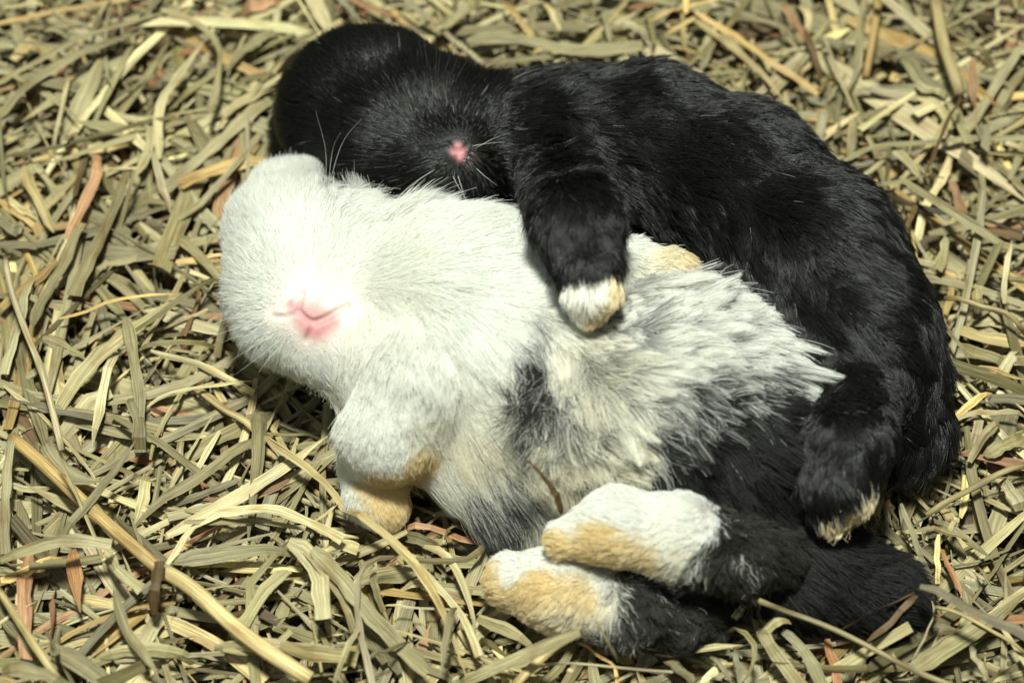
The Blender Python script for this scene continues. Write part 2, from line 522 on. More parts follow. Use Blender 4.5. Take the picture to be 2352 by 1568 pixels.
W_LIMB = [(960, 850, 0, .1, 0), (850, 950, 0, .1, 0), (900, 1000, 0, .05, 0), (840, 1040, 0, .05, 0), (890, 1045, 0, .05, 0), (950, 990, 0, .4, .1), (962, 1022, 0, .2, 1), (935, 1050, 0, .2, 1), (900, 1078, 0, .2, .95), (858, 1098, 0, .2, .9), (810, 1070, 0, .05, 0), (800, 1120, 0, .05, 0), (825, 1130, 0, .05, 0), (840, 1165, 0, .05, 0), (855, 1190, 0, .1, .1), (862, 1125, 0, .2, .4), (890, 1130, 0, .1, 1), (925, 1120, 0, 0, 1), (905, 1185, 0, 0, 1), (885, 1165, 0, 0, 1), (1000, 950, 0, .5, 0)]
W_FAR = [(1440, 590, 0, .05, 0), (1480, 630, 0, .4, 0), (1530, 600, 0, .5, .4), (1570, 590, 0, 0, 1), (1585, 625, 0, 0, 1), (1540, 635, 0, .9, .3), (1360, 660, 0, .2, 0)]
# rows: u, v, du, dv (picture directions from root to tip)
W_TORSO_FLOW = [
    (900, 520, .9, -.5), (1050, 500, .6, -.5), (1180, 520, .8, -.6), (1280, 620, 1, -.2), (1100, 620, 1, .1), (1000, 750, .5, .8), (860, 850, -.4, .9), (780, 920, -.5, .9), (950, 900, .1, 1), (1200, 800, .6, .8), (1240, 900, -.3, .9), (1180, 920, .8, .2),
    (1080, 1030, .4, .9), (1040, 1130, .4, .9), (1150, 1180, .2, 1), (1250, 1180, .0, 1), (1300, 1020, .3, .9), (1340, 870, .7, .5), (1450, 780, .9, -.1), (1600, 690, .9, -.5), (1720, 700, .9, -.4), (1560, 820, 1, .05), (1700, 810, .9, .1), (1800, 840, .9, .5),
    (1840, 930, .7, .7), (1600, 930, .8, .3), (1450, 930, .6, .5), (1540, 1000, .5, .8), (1680, 1000, .6, .8), (1790, 1060, .45, .9), (1640, 1120, .5, .9), (1420, 1070, .2, .9), (1350, 1110, .5, .6)]
W_RUMP_FLOW = [(1720, 1120, .5, .8), (1850, 1250, .8, .5), (1950, 1260, .9, .1), (1950, 1330, .9, .4), (2060, 1350, .9, .4), (1850, 1360, .7, .6), (1980, 1410, .8, .6)]
W_FOOT_FLOW = [(1300, 1240, -.9, .1), (1420, 1180, -.9, -.1), (1450, 1280, -.7, .5), (1550, 1160, -.7, -.1), (1580, 1230, -.6, .4), (1560, 1310, -.4, .8), (1640, 1240, -.3, .8), (1680, 1190, -.1, .6), (1700, 1260, .1, .95), (1750, 1300, .3, .9)]
W_FOOTL_FLOW = [(1170, 1340, -.8, .3), (1280, 1310, -.8, -.05), (1250, 1400, -.5, .7), (1330, 1350, -.6, .5), (1380, 1400, -.2, .9), (1330, 1440, -.1, .9), (1450, 1400, .1, .95), (1560, 1420, .4, .9)]
B_TORSO_FLOW = [(1200, 250, .8, -.2), (1400, 200, .95, -.1), (1600, 220, .9, .3), (1300, 350, .7, .5), (1500, 350, .9, .3), (1700, 400, .8, .5), (1850, 450, .8, .5), (1700, 560, .7, .7), (1900, 600, .7, .6), (2050, 600, .7, .6), (2050, 750, .8, .5), (1950, 750, .6, .7), (2120, 850, .6, .8), (1600, 550, .8, .5)]

BODY_TRI_CACHE = {}

def cap_soft(x, lo, hi):
    t = np.clip((x - lo) / (hi - lo), 0, 1)
    return t * t * (3 - 2 * t)

def coat(body, which, pts, part):
    """colour weights (dark, cream, tan), flow, length, curl at surface points"""
    u, v = project(pts)
    names = np.array([p.name for p in body.parts])[part]
    n = len(pts)
    cw = np.zeros((n, 3)); flow = np.zeros((n, 3)); length = np.full(n, 0.6); curl = np.zeros(n); lift = np.full(n, 0.55)
    jit = sines(pts, 3.0, 5)
    ju, jv = u + jit[:, 0] * 14 + rng.normal(0, 7, n), v + jit[:, 1] * 14 + rng.normal(0, 7, n)
    def setflow(m, table):
        f = idw(u[m], v[m], table, 3.0)
        flow[m] = f[:, :1] * RIGHT - f[:, 1:2] * UP
    if which == 'white':
        m = names == 'torso'
        cw[m] = idw(ju[m], jv[m], W_TORSO_COL, 4.5); setflow(m, W_TORSO_FLOW)
        length[m] = 0.72 + 0.45 * cap_soft(u[m] + (v[m] - 800) * 0.6, 1150, 1380)
        curl[m] = np.exp(-(((u[m] - 1220) / 80) ** 2 + ((v[m] - 900) / 90) ** 2)) * 1.2 + np.exp(-(((u[m] - 1370) / 90) ** 2 + ((v[m] - 1060) / 60) ** 2)) * 1.0 + 0.12
        lift[m] = 0.34 + 0.2 * cap_soft(u[m], 1200, 1400)
        m = names == 'rump'
        cw[m] = (0.97, 0, 0); setflow(m, W_RUMP_FLOW); length[m] = 0.8
        m = (names == 'head') | (names == 'ear')
        d = pts[m] - W_NOSE
        flow[m] = d
        rad = np.linalg.norm(d, axis=1)
        length[m] = 0.30 + 0.32 * cap_soft(rad, 0.5, 3.0) 
        lift[m] = 0.40
        cre = np.exp(-(((u[m] - 870) / 45) ** 2 + ((v[m] - 720) / 160) ** 2)) * 0.35
        cw[m] = np.stack([np.zeros(m.sum()), cre, np.zeros(m.sum())], 1)
        grey = np.exp(-(((u[m] - 748) / 16) ** 2 + ((v[m] - 450) / 45) ** 2)) * 0.45
        cw[m, 0] = grey
        m2 = m & (u > 830)
        setflow(m2, W_TORSO_FLOW); length[m2] = 0.6
        m2 = m & (u > 770) & (v < 530)
        flow[m2] = RIGHT * 0.8 + UP * 0.55; length[m2] = 0.95; lift[m2] = 0.6
        for nm, tab, fl in (('arm', W_ARM, [(950, 850, -.1, 1), (900, 1000, 0, 1), (830, 1000, -.5, .9), (980, 960, .3, .9)]), ('paw', W_PAW, [(880, 1100, .1, 1), (820, 1130, -.2, 1), (890, 1180, .2, 1)]),
                            ('far_arm', W_FAR, [(1450, 600, .9, 0), (1560, 600, .9, .3)]), ('upper_foot', W_FOOT_U, W_FOOT_FLOW), ('lower_foot', W_FOOT_L, W_FOOTL_FLOW)):
            m = names == nm
            cw[m] = idw(ju[m], jv[m], tab, 4.5); setflow(m, fl)
            length[m] = {'arm': 0.5, 'paw': 0.24, 'far_arm': 0.32}.get(nm, 0.34)
            if 'foot' in nm:
                curl[m] = np.where(cw[m, 0] > 0.5, 0.8, 0.1)
                length[m] = np.where(cw[m, 0] > 0.5, 0.42, 0.26)
                lift[m] = np.where(cw[m, 0] > 0.5, 0.65, 0.5)
        m = names == 'arm'
        length[m] = 0.6 - 0.4 * cap_soft(v[m], 930, 1060)
    else:
        cw[:, 0] = 1
        setflow(np.ones(n, bool), B_TORSO_FLOW)
        length[:] = 0.55
        lift[:] = 0.42
        m = (names == 'head') | (names == 'ear')
        d = pts[m] - B_NOSE
        flow[m] = d
        rad = np.linalg.norm(d, axis=1)
        length[m] = 0.24 + 0.30 * cap_soft(rad, 0.4, 2.6)
        lift[m] = 0.36
        m2 = m & (u > 1150)
        setflow(m2, B_TORSO_FLOW)
        m = names == 'arm'
        setflow(m, [(1250, 400, .3, .9), (1330, 520, .1, 1), (1380, 560, .3, 1)]); curl[m] = 0.35; length[m] = 0.5
        m = names == 'thigh'
        setflow(m, [(1790, 640, .5, .9), (1950, 800, .3, .9)]); curl[m] = 0.2
        m = names == 'foot'
        setflow(m, [(1960, 900, .1, 1), (1920, 1100, -.1, 1), (2000, 1100, .1, 1)]); length[m] = 0.42; curl[m] = .2
        uu, vv = ju[m], jv[m]
        q = ((uu - 2005) * -112 + (vv - 1125) * 95) / (112 ** 2 + 95 ** 2)
        dist = np.hypot(uu - (2005 - 112 * np.clip(q, 0, 1)), vv - (1125 + 95 * np.clip(q, 0, 1)))
        t = 1 - cap_soft(dist, 24, 44)
        cw[m, 0] = 1 - t; cw[m, 1] = t * 0.6; cw[m, 2] = t * 0.7
        m = names == 'paw'
        setflow(m, [(1350, 620, .0, 1), (1350, 700, .0, 1)]); length[m] = 0.3
        c = idw(ju[m], jv[m], [(1300, 610, 1, 0, 0), (1350, 600, 1, 0, 0), (1330, 630, .9, 0, 0), (1400, 590, .9, 0, 0), (1422, 620, .35, .9, .4), (1310, 670, .0, .4, .0), (1340, 690, 0, .3, 0), (1370, 655, .1, .4, 0), (1405, 680, 0, .1, 1), (1410, 650, .1, .2, .9), (1355, 730, 0, .1, 1), (1385, 710, 0, 0, 1), (1320, 715, 0, .5, .3)], 4.5)
        cw[m] = c
        m = names == 'tail'
        setflow(m, [(2100, 900, .3, 1), (2110, 1000, .1, 1)]); length[m] = 0.85; lift[m] = 0.6
    if which == 'white':                               # the wrist and the paw share one pattern
        m = (names == 'arm') | (names == 'paw')
        cw[m] = idw(ju[m] , jv[m], W_LIMB, 4.5)
        length[m] = 0.6 - 0.36 * cap_soft(v[m], 900, 1060)
        setflow(m, [(950, 850, -.1, 1), (900, 1000, 0, 1), (830, 1000, -.4, .9), (980, 960, .3, .9), (880, 1100, .1, 1), (810, 1110, -.2, 1), (890, 1180, .2, 1)])
    cw = np.clip(cw, 0, 1)
    cw[:, 2] = cap_soft(cw[:, 2], 0.2, 0.75)
    cw[:, 0] = cw[:, 0] * 0.35 + 0.65 * cap_soft(cw[:, 0], 0.12, 0.75)
    return cw, flow, length, curl, lift, u, v

C_WHITE = np.array((0.955, 0.962, 0.925)); C_CREAM = np.array((0.95, 0.905, 0.74)); C_TAN = np.array((0.93, 0.80, 0.49))
C_DARK = np.array((0.038, 0.038, 0.035)); C_BLACK = np.array((0.0065, 0.0066, 0.0063))

def grow(body, which, V, Q, count, root, other, mouth, mouth_r):
    tri = np.concatenate([Q[:, [0, 1, 2]], Q[:, [0, 2, 3]]])
    a, b, c = V[tri[:, 0]], V[tri[:, 1]], V[tri[:, 2]]
    fn = np.cross(b - a, c - a)
    area = np.linalg.norm(fn, axis=1) / 2
    ctr = (a + b + c) / 3
    # the side that lies in the hay needs no coat; the lens side gets the densest one
    vis = fn @ (-FWD) / (2 * area + 1e-9)
    w = area * np.where(ctr[:, 2] < -0.35, 0.0, np.where(vis > -0.25, 1.0, 0.4))
    pick = rng.choice(len(tri), count, p=w / w.sum())
    r1, r2 = np.sqrt(rng.random(count)), rng.random(count)
    X = (1 - r1)[:, None] * a[pick] + (r1 * (1 - r2))[:, None] * b[pick] + (r1 * r2)[:, None] * c[pick]
    e = 0.06                                           # smooth normals from the implicit shape
    nrm = np.stack([body(X + e * ax, False) - body(X - e * ax, False) for ax in np.eye(3)], 1)
    nrm /= np.linalg.norm(nrm, axis=1)[:, None] + 1e-9
    _, part = body(X, False, True)
    cw, flow, length, curl, lift, u, v = coat(body, which, X, part)
    n = count
    # bare skin round the lips
    md = np.full(n, 9.0)
    pinkz = np.ones(n)
    for q, rr in mouth:
        dq = np.linalg.norm(X - q, axis=1) * (mouth_r / rr)
        md = np.minimum(md, dq); pinkz *= 1 - 0.9 * np.exp(-(dq / (mouth_r * (1.45 if which == 'white' else 1.15))) ** 2)
    pinkz = (1 - pinkz)[:, None]
    keep = np.ones(n, bool)
    length *= 0.16 + 0.84 * np.clip((md - mouth_r * 0.5) / (mouth_r * (9.0 if which == 'white' else 6.0)), 0, 1) ** 0.7
    inner = md < mouth_r * 1.0
    keep &= ~(inner & (rng.random(n) < 0.72))
    # inside the lip folds nothing grows
    for line, r, k_ in body.cuts:
        cd = np.full(n, 9.0)
        for a_, b_ in zip(line[:-1], line[1:]):
            ab = b_ - a_; q = X - a_
            tt = np.clip((q @ ab) / float(ab @ ab), 0, 1)
            cd = np.minimum(cd, np.linalg.norm(q - tt[:, None] * ab, axis=1))
        keep &= cd > r * 1.35
        length *= 0.10 + 0.90 * cap_soft(cd, r * 1.0, r * 9.0)
    od = other(X, False)
    keep &= od > 0.05
    length = np.where(od < length * 0.7, np.maximum(od * 0.9, 0.08), length)
    flow = flow / (np.linalg.norm(flow, axis=1)[:, None] + 1e-9)
    nm_ = np.array([p.name for p in body.parts])[part]
    calm = np.where(np.isin(nm_, ['head', 'ear', 'arm', 'paw']) | ((nm_ == 'torso') & (u < 1240) & (which == 'white')), 0.45, 1.0)[:, None]
    flow += sines(X, 1.7, 21) * 0.22 + calm * sines(X, 5.5, 22) * 0.22 + rng.normal(0, 0.10, (n, 3)) + (sines(X, 9.0, 31) * 0.8) * curl[:, None]
    tan = flow - (flow * nrm).sum(1)[:, None] * nrm
    tan /= np.linalg.norm(tan, axis=1)[:, None] + 1e-9
    length = length * (0.65 + 0.55 * rng.random(n)) * np.where(rng.random(n) < 0.04, 1.45, 1.0)
    lift = lift * (0.75 + 0.5 * rng.random(n)) + sines(X, 3.0, 41)[:, 0] * 0.06
    d0 = tan * np.cos(lift)[:, None] + nrm * np.sin(lift)[:, None]
    bend = tan * 0.35 - nrm * 0.30 + np.array([0, 0, -0.10])
    K = 6
    t = np.linspace(0, 1, K)
    pts = X[:, None, :] + length[:, None, None] * (t[None, :, None] * d0[:, None, :] + (t ** 2)[None, :, None] * 0.45 * bend[:, None, :])
    side = np.cross(tan, nrm)
    ph = rng.uniform(0, 6.28, n)
    wob = np.sin(ph[:, None] + t[None] * (5.0 + 3 * curl[:, None])) - np.sin(ph)[:, None]
    pts += side[:, None, :] * (wob * (0.02 + 0.085 * curl[:, None]) * np.minimum(length, 1)[:, None])[:, :, None] * t[None, :, None] ** 0.5
    # clumps
    G = max(200, n // 45)
    gi = rng.choice(n, G, replace=False)
    kd = kdtree.KDTree(G)
    for i, g_ in enumerate(gi): kd.insert(X[g_], i)
    kd.balance()
    near = np.fromiter((kd.find(x)[1] for x in X), dtype=np.int64, count=n)
    gpt = pts[gi][near]
    groot = X[gi][near]
    cl = (rng.random(n) * 0.45 + 0.30) * np.where(length < 0.25, 0.3, 1.0)
    same = np.linalg.norm(groot - X, axis=1) < 0.25
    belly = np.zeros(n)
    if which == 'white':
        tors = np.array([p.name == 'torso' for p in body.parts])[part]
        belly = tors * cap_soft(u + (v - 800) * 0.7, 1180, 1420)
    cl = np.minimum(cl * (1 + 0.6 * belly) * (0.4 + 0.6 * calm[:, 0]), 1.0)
    cl = np.where(same, cl, 0)
    pts += (gpt - pts) * (cl[:, None] * (t[None] ** 1.6))[:, :, None] * 0.85
    # colours
    dark, cream, tan_w = cw[:, 0], cw[:, 1], cw[:, 2]
    pale = C_WHITE + (C_CREAM - C_WHITE) * cream[:, None]
    pale = pale + (C_TAN - pale) * tan_w[:, None]
    pale = pale * (1 - 0.07 * rng.random(n))[:, None]
    blk = (C_DARK if which == 'white' else C_BLACK) * (0.5 + 1.0 * rng.random(n))[:, None]
    if which == 'white':
        ft = np.array(['foot' in p.name for p in body.parts])[part]
        blk = np.where(ft[:, None], blk * np.array((1.7, 1.65, 1.5)), blk)
    if which == 'black':
        brown = (rng.random(n) < 0.2)
        blk = np.where(brown[:, None], blk * np.array((1.7, 1.35, 1.0)), blk)
        stray = (rng.random(n) < 0.0015)
        blk = np.where(stray[:, None], np.array((0.22, 0.22, 0.20)), blk)
    isd = rng.random(n) < np.clip((dark - 0.04) * 1.08 + sines(X, 6.0, 51)[:, 0] * 0.12 * (dark > 0.05) * (dark < 0.95), 0, 1)
    rootc = np.where(isd[:, None], blk, pale)
    # in the mixed zones dark hairs carry pale tips and pale hairs have dark roots
    mixz = np.clip(1 - np.abs(dark - 0.45) * 2.0, 0, 1)
    tipc = np.where(isd[:, None], blk * (1 - 0.35 * mixz[:, None]) + pale * 0.35 * mixz[:, None], pale)
    rootc = np.where(isd[:, None], rootc, pale * (1 - 0.75 * mixz[:, None]) )
    rootc = np.where(isd[:, None], rootc, rootc * (1 - 0.62 * belly)[:, None])  # grey undercoat at the belly roots, also painting depth shade between strands
    pinkz = pinkz * (0.95 if which == 'white' else 0.9)
    pk = np.array((0.72, 0.39, 0.39) if which == 'white' else (0.74, 0.50, 0.50))
    rootc = rootc + (pk - rootc) * pinkz; tipc = tipc + (pk - tipc) * pinkz * 0.8
    if which == 'black':                               # pale fuzz on the chin below the lips
        ch = np.exp(-(((u - 1066) / 17) ** 2 + ((v - 352) / 20) ** 2))[:, None] * 0.9
        ch = ch * (rng.random(n) < 0.7)[:, None]
        rootc = rootc + (np.array((0.8, 0.6, 0.62)) - rootc) * ch; tipc = tipc + (np.array((0.85, 0.8, 0.8)) - tipc) * ch
        gr = np.exp(-(((u - 1040) / 85) ** 2 + ((v - 380) / 85) ** 2)) * 0.34 + np.exp(-(((u - 990) / 90) ** 2 + ((v - 270) / 60) ** 2)) * 0.12  # grey hairs, partly painting in the sheen of muzzle and brow
        gm = rng.random(n) < gr
        rootc = np.where(gm[:, None], np.array((0.05, 0.05, 0.046)), rootc); tipc = np.where(gm[:, None], np.array((0.11, 0.11, 0.10)), tipc)
    pts, rootc, tipc, length, calm = pts[keep], rootc[keep], tipc[keep], length[keep], calm[keep, 0]
    n = len(pts)
    hc = bpy.data.hair_curves.new('fur')
    hc.add_curves([K] * n)
    hc.attributes['position'].data.foreach_set('vector', (pts * CM).astype(np.float32).reshape(-1))
    rad = (0.0088 * (1 - 0.72 * t ** 1.5))[None] * (0.8 + 0.4 * rng.random(n))[:, None] * np.where(length < 0.25, 0.85, 1.0)[:, None] * (np.where(calm < 0.9, 0.74, 1.0)[:, None] if which == 'white' else 0.9)
    ra = hc.attributes.get('radius') or hc.attributes.new('radius', 'FLOAT', 'POINT')
    ra.data.foreach_set('value', (rad * CM).astype(np.float32).reshape(-1))
    tm = cap_soft(t, 0.25, 0.85)
    cc = np.ones((n, K, 4), np.float32)
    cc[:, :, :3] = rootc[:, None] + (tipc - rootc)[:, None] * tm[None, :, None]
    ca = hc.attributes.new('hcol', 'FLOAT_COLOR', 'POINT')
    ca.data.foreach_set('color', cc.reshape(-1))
    hc.materials.append(M_FUR_W if which == 'white' else M_FUR_B)
    o = bpy.data.objects.new('fur', hc)
    col.objects.link(o)
    o.parent = root
    o['kind'] = 'stuff'
    return o

def body_mesh(body, which, root, mouth, mouth_r):
    V, Q = surface_nets(body, 0.05)
    me = bpy.data.meshes.new('body')
    me.vertices.add(len(V)); me.vertices.foreach_set('co', (V * CM).astype(np.float32).reshape(-1))
    me.loops.add(Q.size); me.loops.foreach_set('vertex_index', Q.astype(np.int32).reshape(-1))
    me.polygons.add(len(Q)); me.polygons.foreach_set('loop_start', np.arange(0, Q.size, 4, dtype=np.int32))
    me.polygons.foreach_set('use_smooth', np.ones(len(Q), bool))
    me.update(calc_edges=True); me.validate()
    _, part = body(V, False, True)
    cw = coat(body, which, V, part)[0]
    pale = np.array((0.72, 0.63, 0.57)) + (C_CREAM * 0.85 - C_WHITE * 0.8) * cw[:, 1:2]
    pale = pale + (C_TAN * 0.9 - pale) * cw[:, 2:3]
    skin = pale + ((C_DARK if which == 'white' else C_BLACK) - pale) * np.clip(cw[:, :1] * 1.3, 0, 1)
    md = np.full(len(V), 9.0)
    w = np.ones(len(V))
    for q, rr in mouth: w *= 1 - 0.92 * np.exp(-(np.linalg.norm(V - q, axis=1) / (rr * (1.5 if which == 'white' else 1.2))) ** 2)
    w = (1 - w)[:, None]
    skin = skin + (np.array((0.58, 0.25, 0.26)) - skin) * w
    # deep inside the folds the red skin is painted darker, as shade
    fold = np.zeros(len(V))
    for line, r, k in body.cuts:
        for a, b in zip(line[:-1], line[1:]):
            ab = b - a; q = V - a
            t = np.clip((q @ ab) / float(ab @ ab), 0, 1)
            fold = np.maximum(fold, np.exp(-(np.linalg.norm(q - t[:, None] * ab, axis=1) / (r * 0.9)) ** 4))
    deep = np.array((0.20, 0.10, 0.08) if which == 'white' else (0.004, 0.004, 0.004))
    deep = deep + (np.array((0.20, 0.04, 0.05)) - deep) * np.clip(w * 1.6, 0, 1)
    skin = skin + (deep - skin) * (fold * 0.85)[:, None]
    at = me.attributes.new('skin', 'FLOAT_COLOR', 'POINT')
    cc = np.ones((len(V), 4), np.float32); cc[:, :3] = np.clip(skin, 0, 1)
    at.data.foreach_set('color', cc.reshape(-1))
    me.materials.append(M_SKIN)
    o = bpy.data.objects.new('body', me); col.objects.link(o); o.parent = root
    return V, Q

def smooth_line(pts, n):
    pts = np.asarray(pts, float)
    if len(pts) == 2: return pts[0] + (pts[1] - pts[0]) * np.linspace(0, 1, n)[:, None]
    p = np.vstack([2 * pts[0] - pts[1], pts, 2 * pts[-1] - pts[-2]])
    seg = np.linalg.norm(np.diff(pts, axis=0), axis=1)
    s = np.concatenate([[0], np.cumsum(seg)])
    out = []
    for x in np.linspace(0, s[-1], n):
        i = min(int(np.searchsorted(s, x, 'right')) - 1, len(seg) - 1)
        t = (x - s[i]) / seg[i]
        p0, p1, p2, p3 = p[i:i + 4]
        out.append(0.5 * (2 * p1 + (p2 - p0) * t + (2 * p0 - 5 * p1 + 4 * p2 - p3) * t * t + (3 * p1 - p0 - 3 * p2 + p3) * t ** 3))
    return np.array(out)

def tube(line, radii, sides=5):
    line = np.asarray(line); n = len(line)
    tg = np.gradient(line, axis=0); tg /= np.linalg.norm(tg, axis=1)[:, None]
    ref = np.array([0.3, 0.1, 1.0])
    V, Fc = [], []
    for i in range(n):
        a = np.cross(tg[i], ref); a /= np.linalg.norm(a); b = np.cross(tg[i], a)
        for k in range(sides):
            th = 2 * math.pi * k / sides
            V.append(line[i] + radii[i] * (a * math.cos(th) + b * math.sin(th)))
    for i in range(n - 1):
        for k in range(sides):
            k2 = (k + 1) % sides
            Fc.append((i * sides + k, i * sides + k2, (i + 1) * sides + k2, (i + 1) * sides + k))
    Fc.append(tuple(range(sides))[::-1]); Fc.append(tuple((n - 1) * sides + k for k in range(sides)))
    return np.array(V), Fc

def whisker(body, root, pts, mat, thick=0.007, rise=0.5):
    p0 = body.hit(*pts[0])
    if p0 is None: return
    L = [p0]
    z0 = p0[2]
    for i, (u, v) in enumerate(pts[1:]):
        d = ray(u, v); t = depth(p0) - rise * (i + 1) / (len(pts) - 1)
        L.append(C0 + d * t)
    line = smooth_line(L, 12)
    V, Fc = tube(line, thick * (1 - 0.85 * np.linspace(0, 1, 12)), 4)
    mesh_obj('whisker', V * CM, Fc, mat, root)

def rabbit(which, body, label, other, count):
    root = bpy.data.objects.new('rabbit', None)
    col.objects.link(root)
    tag(root, label, 'rabbit', 'sleeping baby rabbits')
    if which == 'white':
        mouth = [(body.hit(*F2D([p])[0]), r_) for p, r_ in (((784, 776), .21), ((755, 800), .15), ((806, 816), .17), ((832, 803), .13), ((745, 772), .10), ((770, 826), .12), ((790, 832), .12), ((728, 760), .10))]; mr = 0.2
    else:
        mouth = [(body.hit(*F2D([p])[0]), r_) for p, r_ in (((1150, 381), .11), ((1146, 367), .09), ((1134, 380), .07), ((1150, 393), .08))]; mr = 0.13
    V, Q = body_mesh(body, which, root, mouth, mr)
    grow(body, which, V, Q, count, root, other, mouth, mr)
    return root

w_root = rabbit('white', WHITE, 'white baby rabbit with charcoal patches lying belly up on the hay', BLACK, 330000)
b_root = rabbit('black', BLACK, 'black baby rabbit asleep with one paw across the white rabbit', WHITE, 220000)

def tile(x0, y0, s):
    return lambda pts: F2D([(x0 + x * s, y0 + y * s) for x, y in pts])
tw = tile(500, 350, 0.3827); tb = tile(660, 40, 0.3316)
for pts in ([(430, 1090), (260, 1050), (120, 1085)], [(420, 1165), (260, 1160), (90, 1185)], [(450, 1210), (280, 1270), (120, 1330)], [(500, 1260), (330, 1360), (200, 1440)],
            [(540, 1290), (380, 1420), (230, 1530)], [(420, 1040), (250, 990), (130, 960)], [(560, 1310), (450, 1430), (380, 1520)], [(440, 1190), (200, 1240), (-20, 1330)],
            [(1180, 1420), (1190, 1500), (1150, 1600)]):
    whisker(WHITE, w_root, tw(pts), M_WHISK_W)
for pts in ([(1590, 1000), (1720, 930), (1850, 880)], [(1570, 980), (1700, 960), (1820, 950)], [(1420, 1200), (1500, 1350), (1585, 1475)], [(1460, 1200), (1510, 1350), (1550, 1450)],
            [(1600, 1150), (1680, 1220), (1760, 1280)], [(1300, 1150), (1100, 1280), (960, 1420)]):
    whisker(BLACK, b_root, tb(pts), M_WHISK_W)
for pts in ([(470, 1285), (462, 1000), (390, 720)], [(480, 1295), (520, 1000), (577, 880)], [(486, 1290), (590, 960), (735, 775)], [(345, 1120), (330, 900), (378, 738)]):
    whisker(WHITE, w_root, tb(pts), M_WHISK_W, 0.007, 1.2)
for pts in ([(1290, 560), (1300, 300), (1295, 20)], [(1310, 500), (1330, 280), (1400, 60)], [(1240, 420), (1210, 220), (1195, 20)], [(1200, 330), (1165, 180), (1140, 30)], [(1400, 480), (1460, 320), (1560, 120)],
            [(1430, 520), (1530, 340), (1650, 180)], [(1350, 460), (1420, 250), (1480, 120)]):
    whisker(BLACK, b_root, tb(pts), M_WHISK_B, 0.010)
print('rabbits', round(time.time() - T0, 1))

# ------------------------------------------------------------------ hay
HC = {'khaki': (0.37, 0.335, 0.180), 'pale': (0.54, 0.49, 0.285), 'grey': (0.36, 0.335, 0.20), 'olive': (0.25, 0.225, 0.105), 'gold': (0.56, 0.41, 0.16),
      'yellow': (0.60, 0.51, 0.25), 'orange': (0.38, 0.21, 0.10), 'salmon': (0.47, 0.285, 0.155), 'brown': (0.17, 0.115, 0.055), 'dark': (0.10, 0.08, 0.04)}
HC = {k: tuple(0.86 * c * m for c, m in zip(v, (1.03, 0.98, 0.94))) for k, v in HC.items()}
WORD = {'khaki': 'khaki', 'pale': 'pale cream', 'grey': 'grey-green', 'olive': 'olive', 'gold': 'golden', 'yellow': 'straw yellow', 'orange': 'rust orange', 'salmon': 'salmon pink', 'brown': 'brown', 'dark': 'dark brown'}

def surf(x, y):
    return 0.15 + 0.28 * math.sin(x * 0.55 + 1.3) * math.cos(y * 0.6 + 0.4) + 0.18 * math.sin(x * 1.3 - y * 0.9) + 0.5 * max(0.0, min(1.0, (-y - 3.0) / 6.0)) * max(0.0, min(1.0, (-x) / 8.0))

def both(X, cuts=False):
    return np.minimum(WHITE(X, cuts), BLACK(X, cuts))

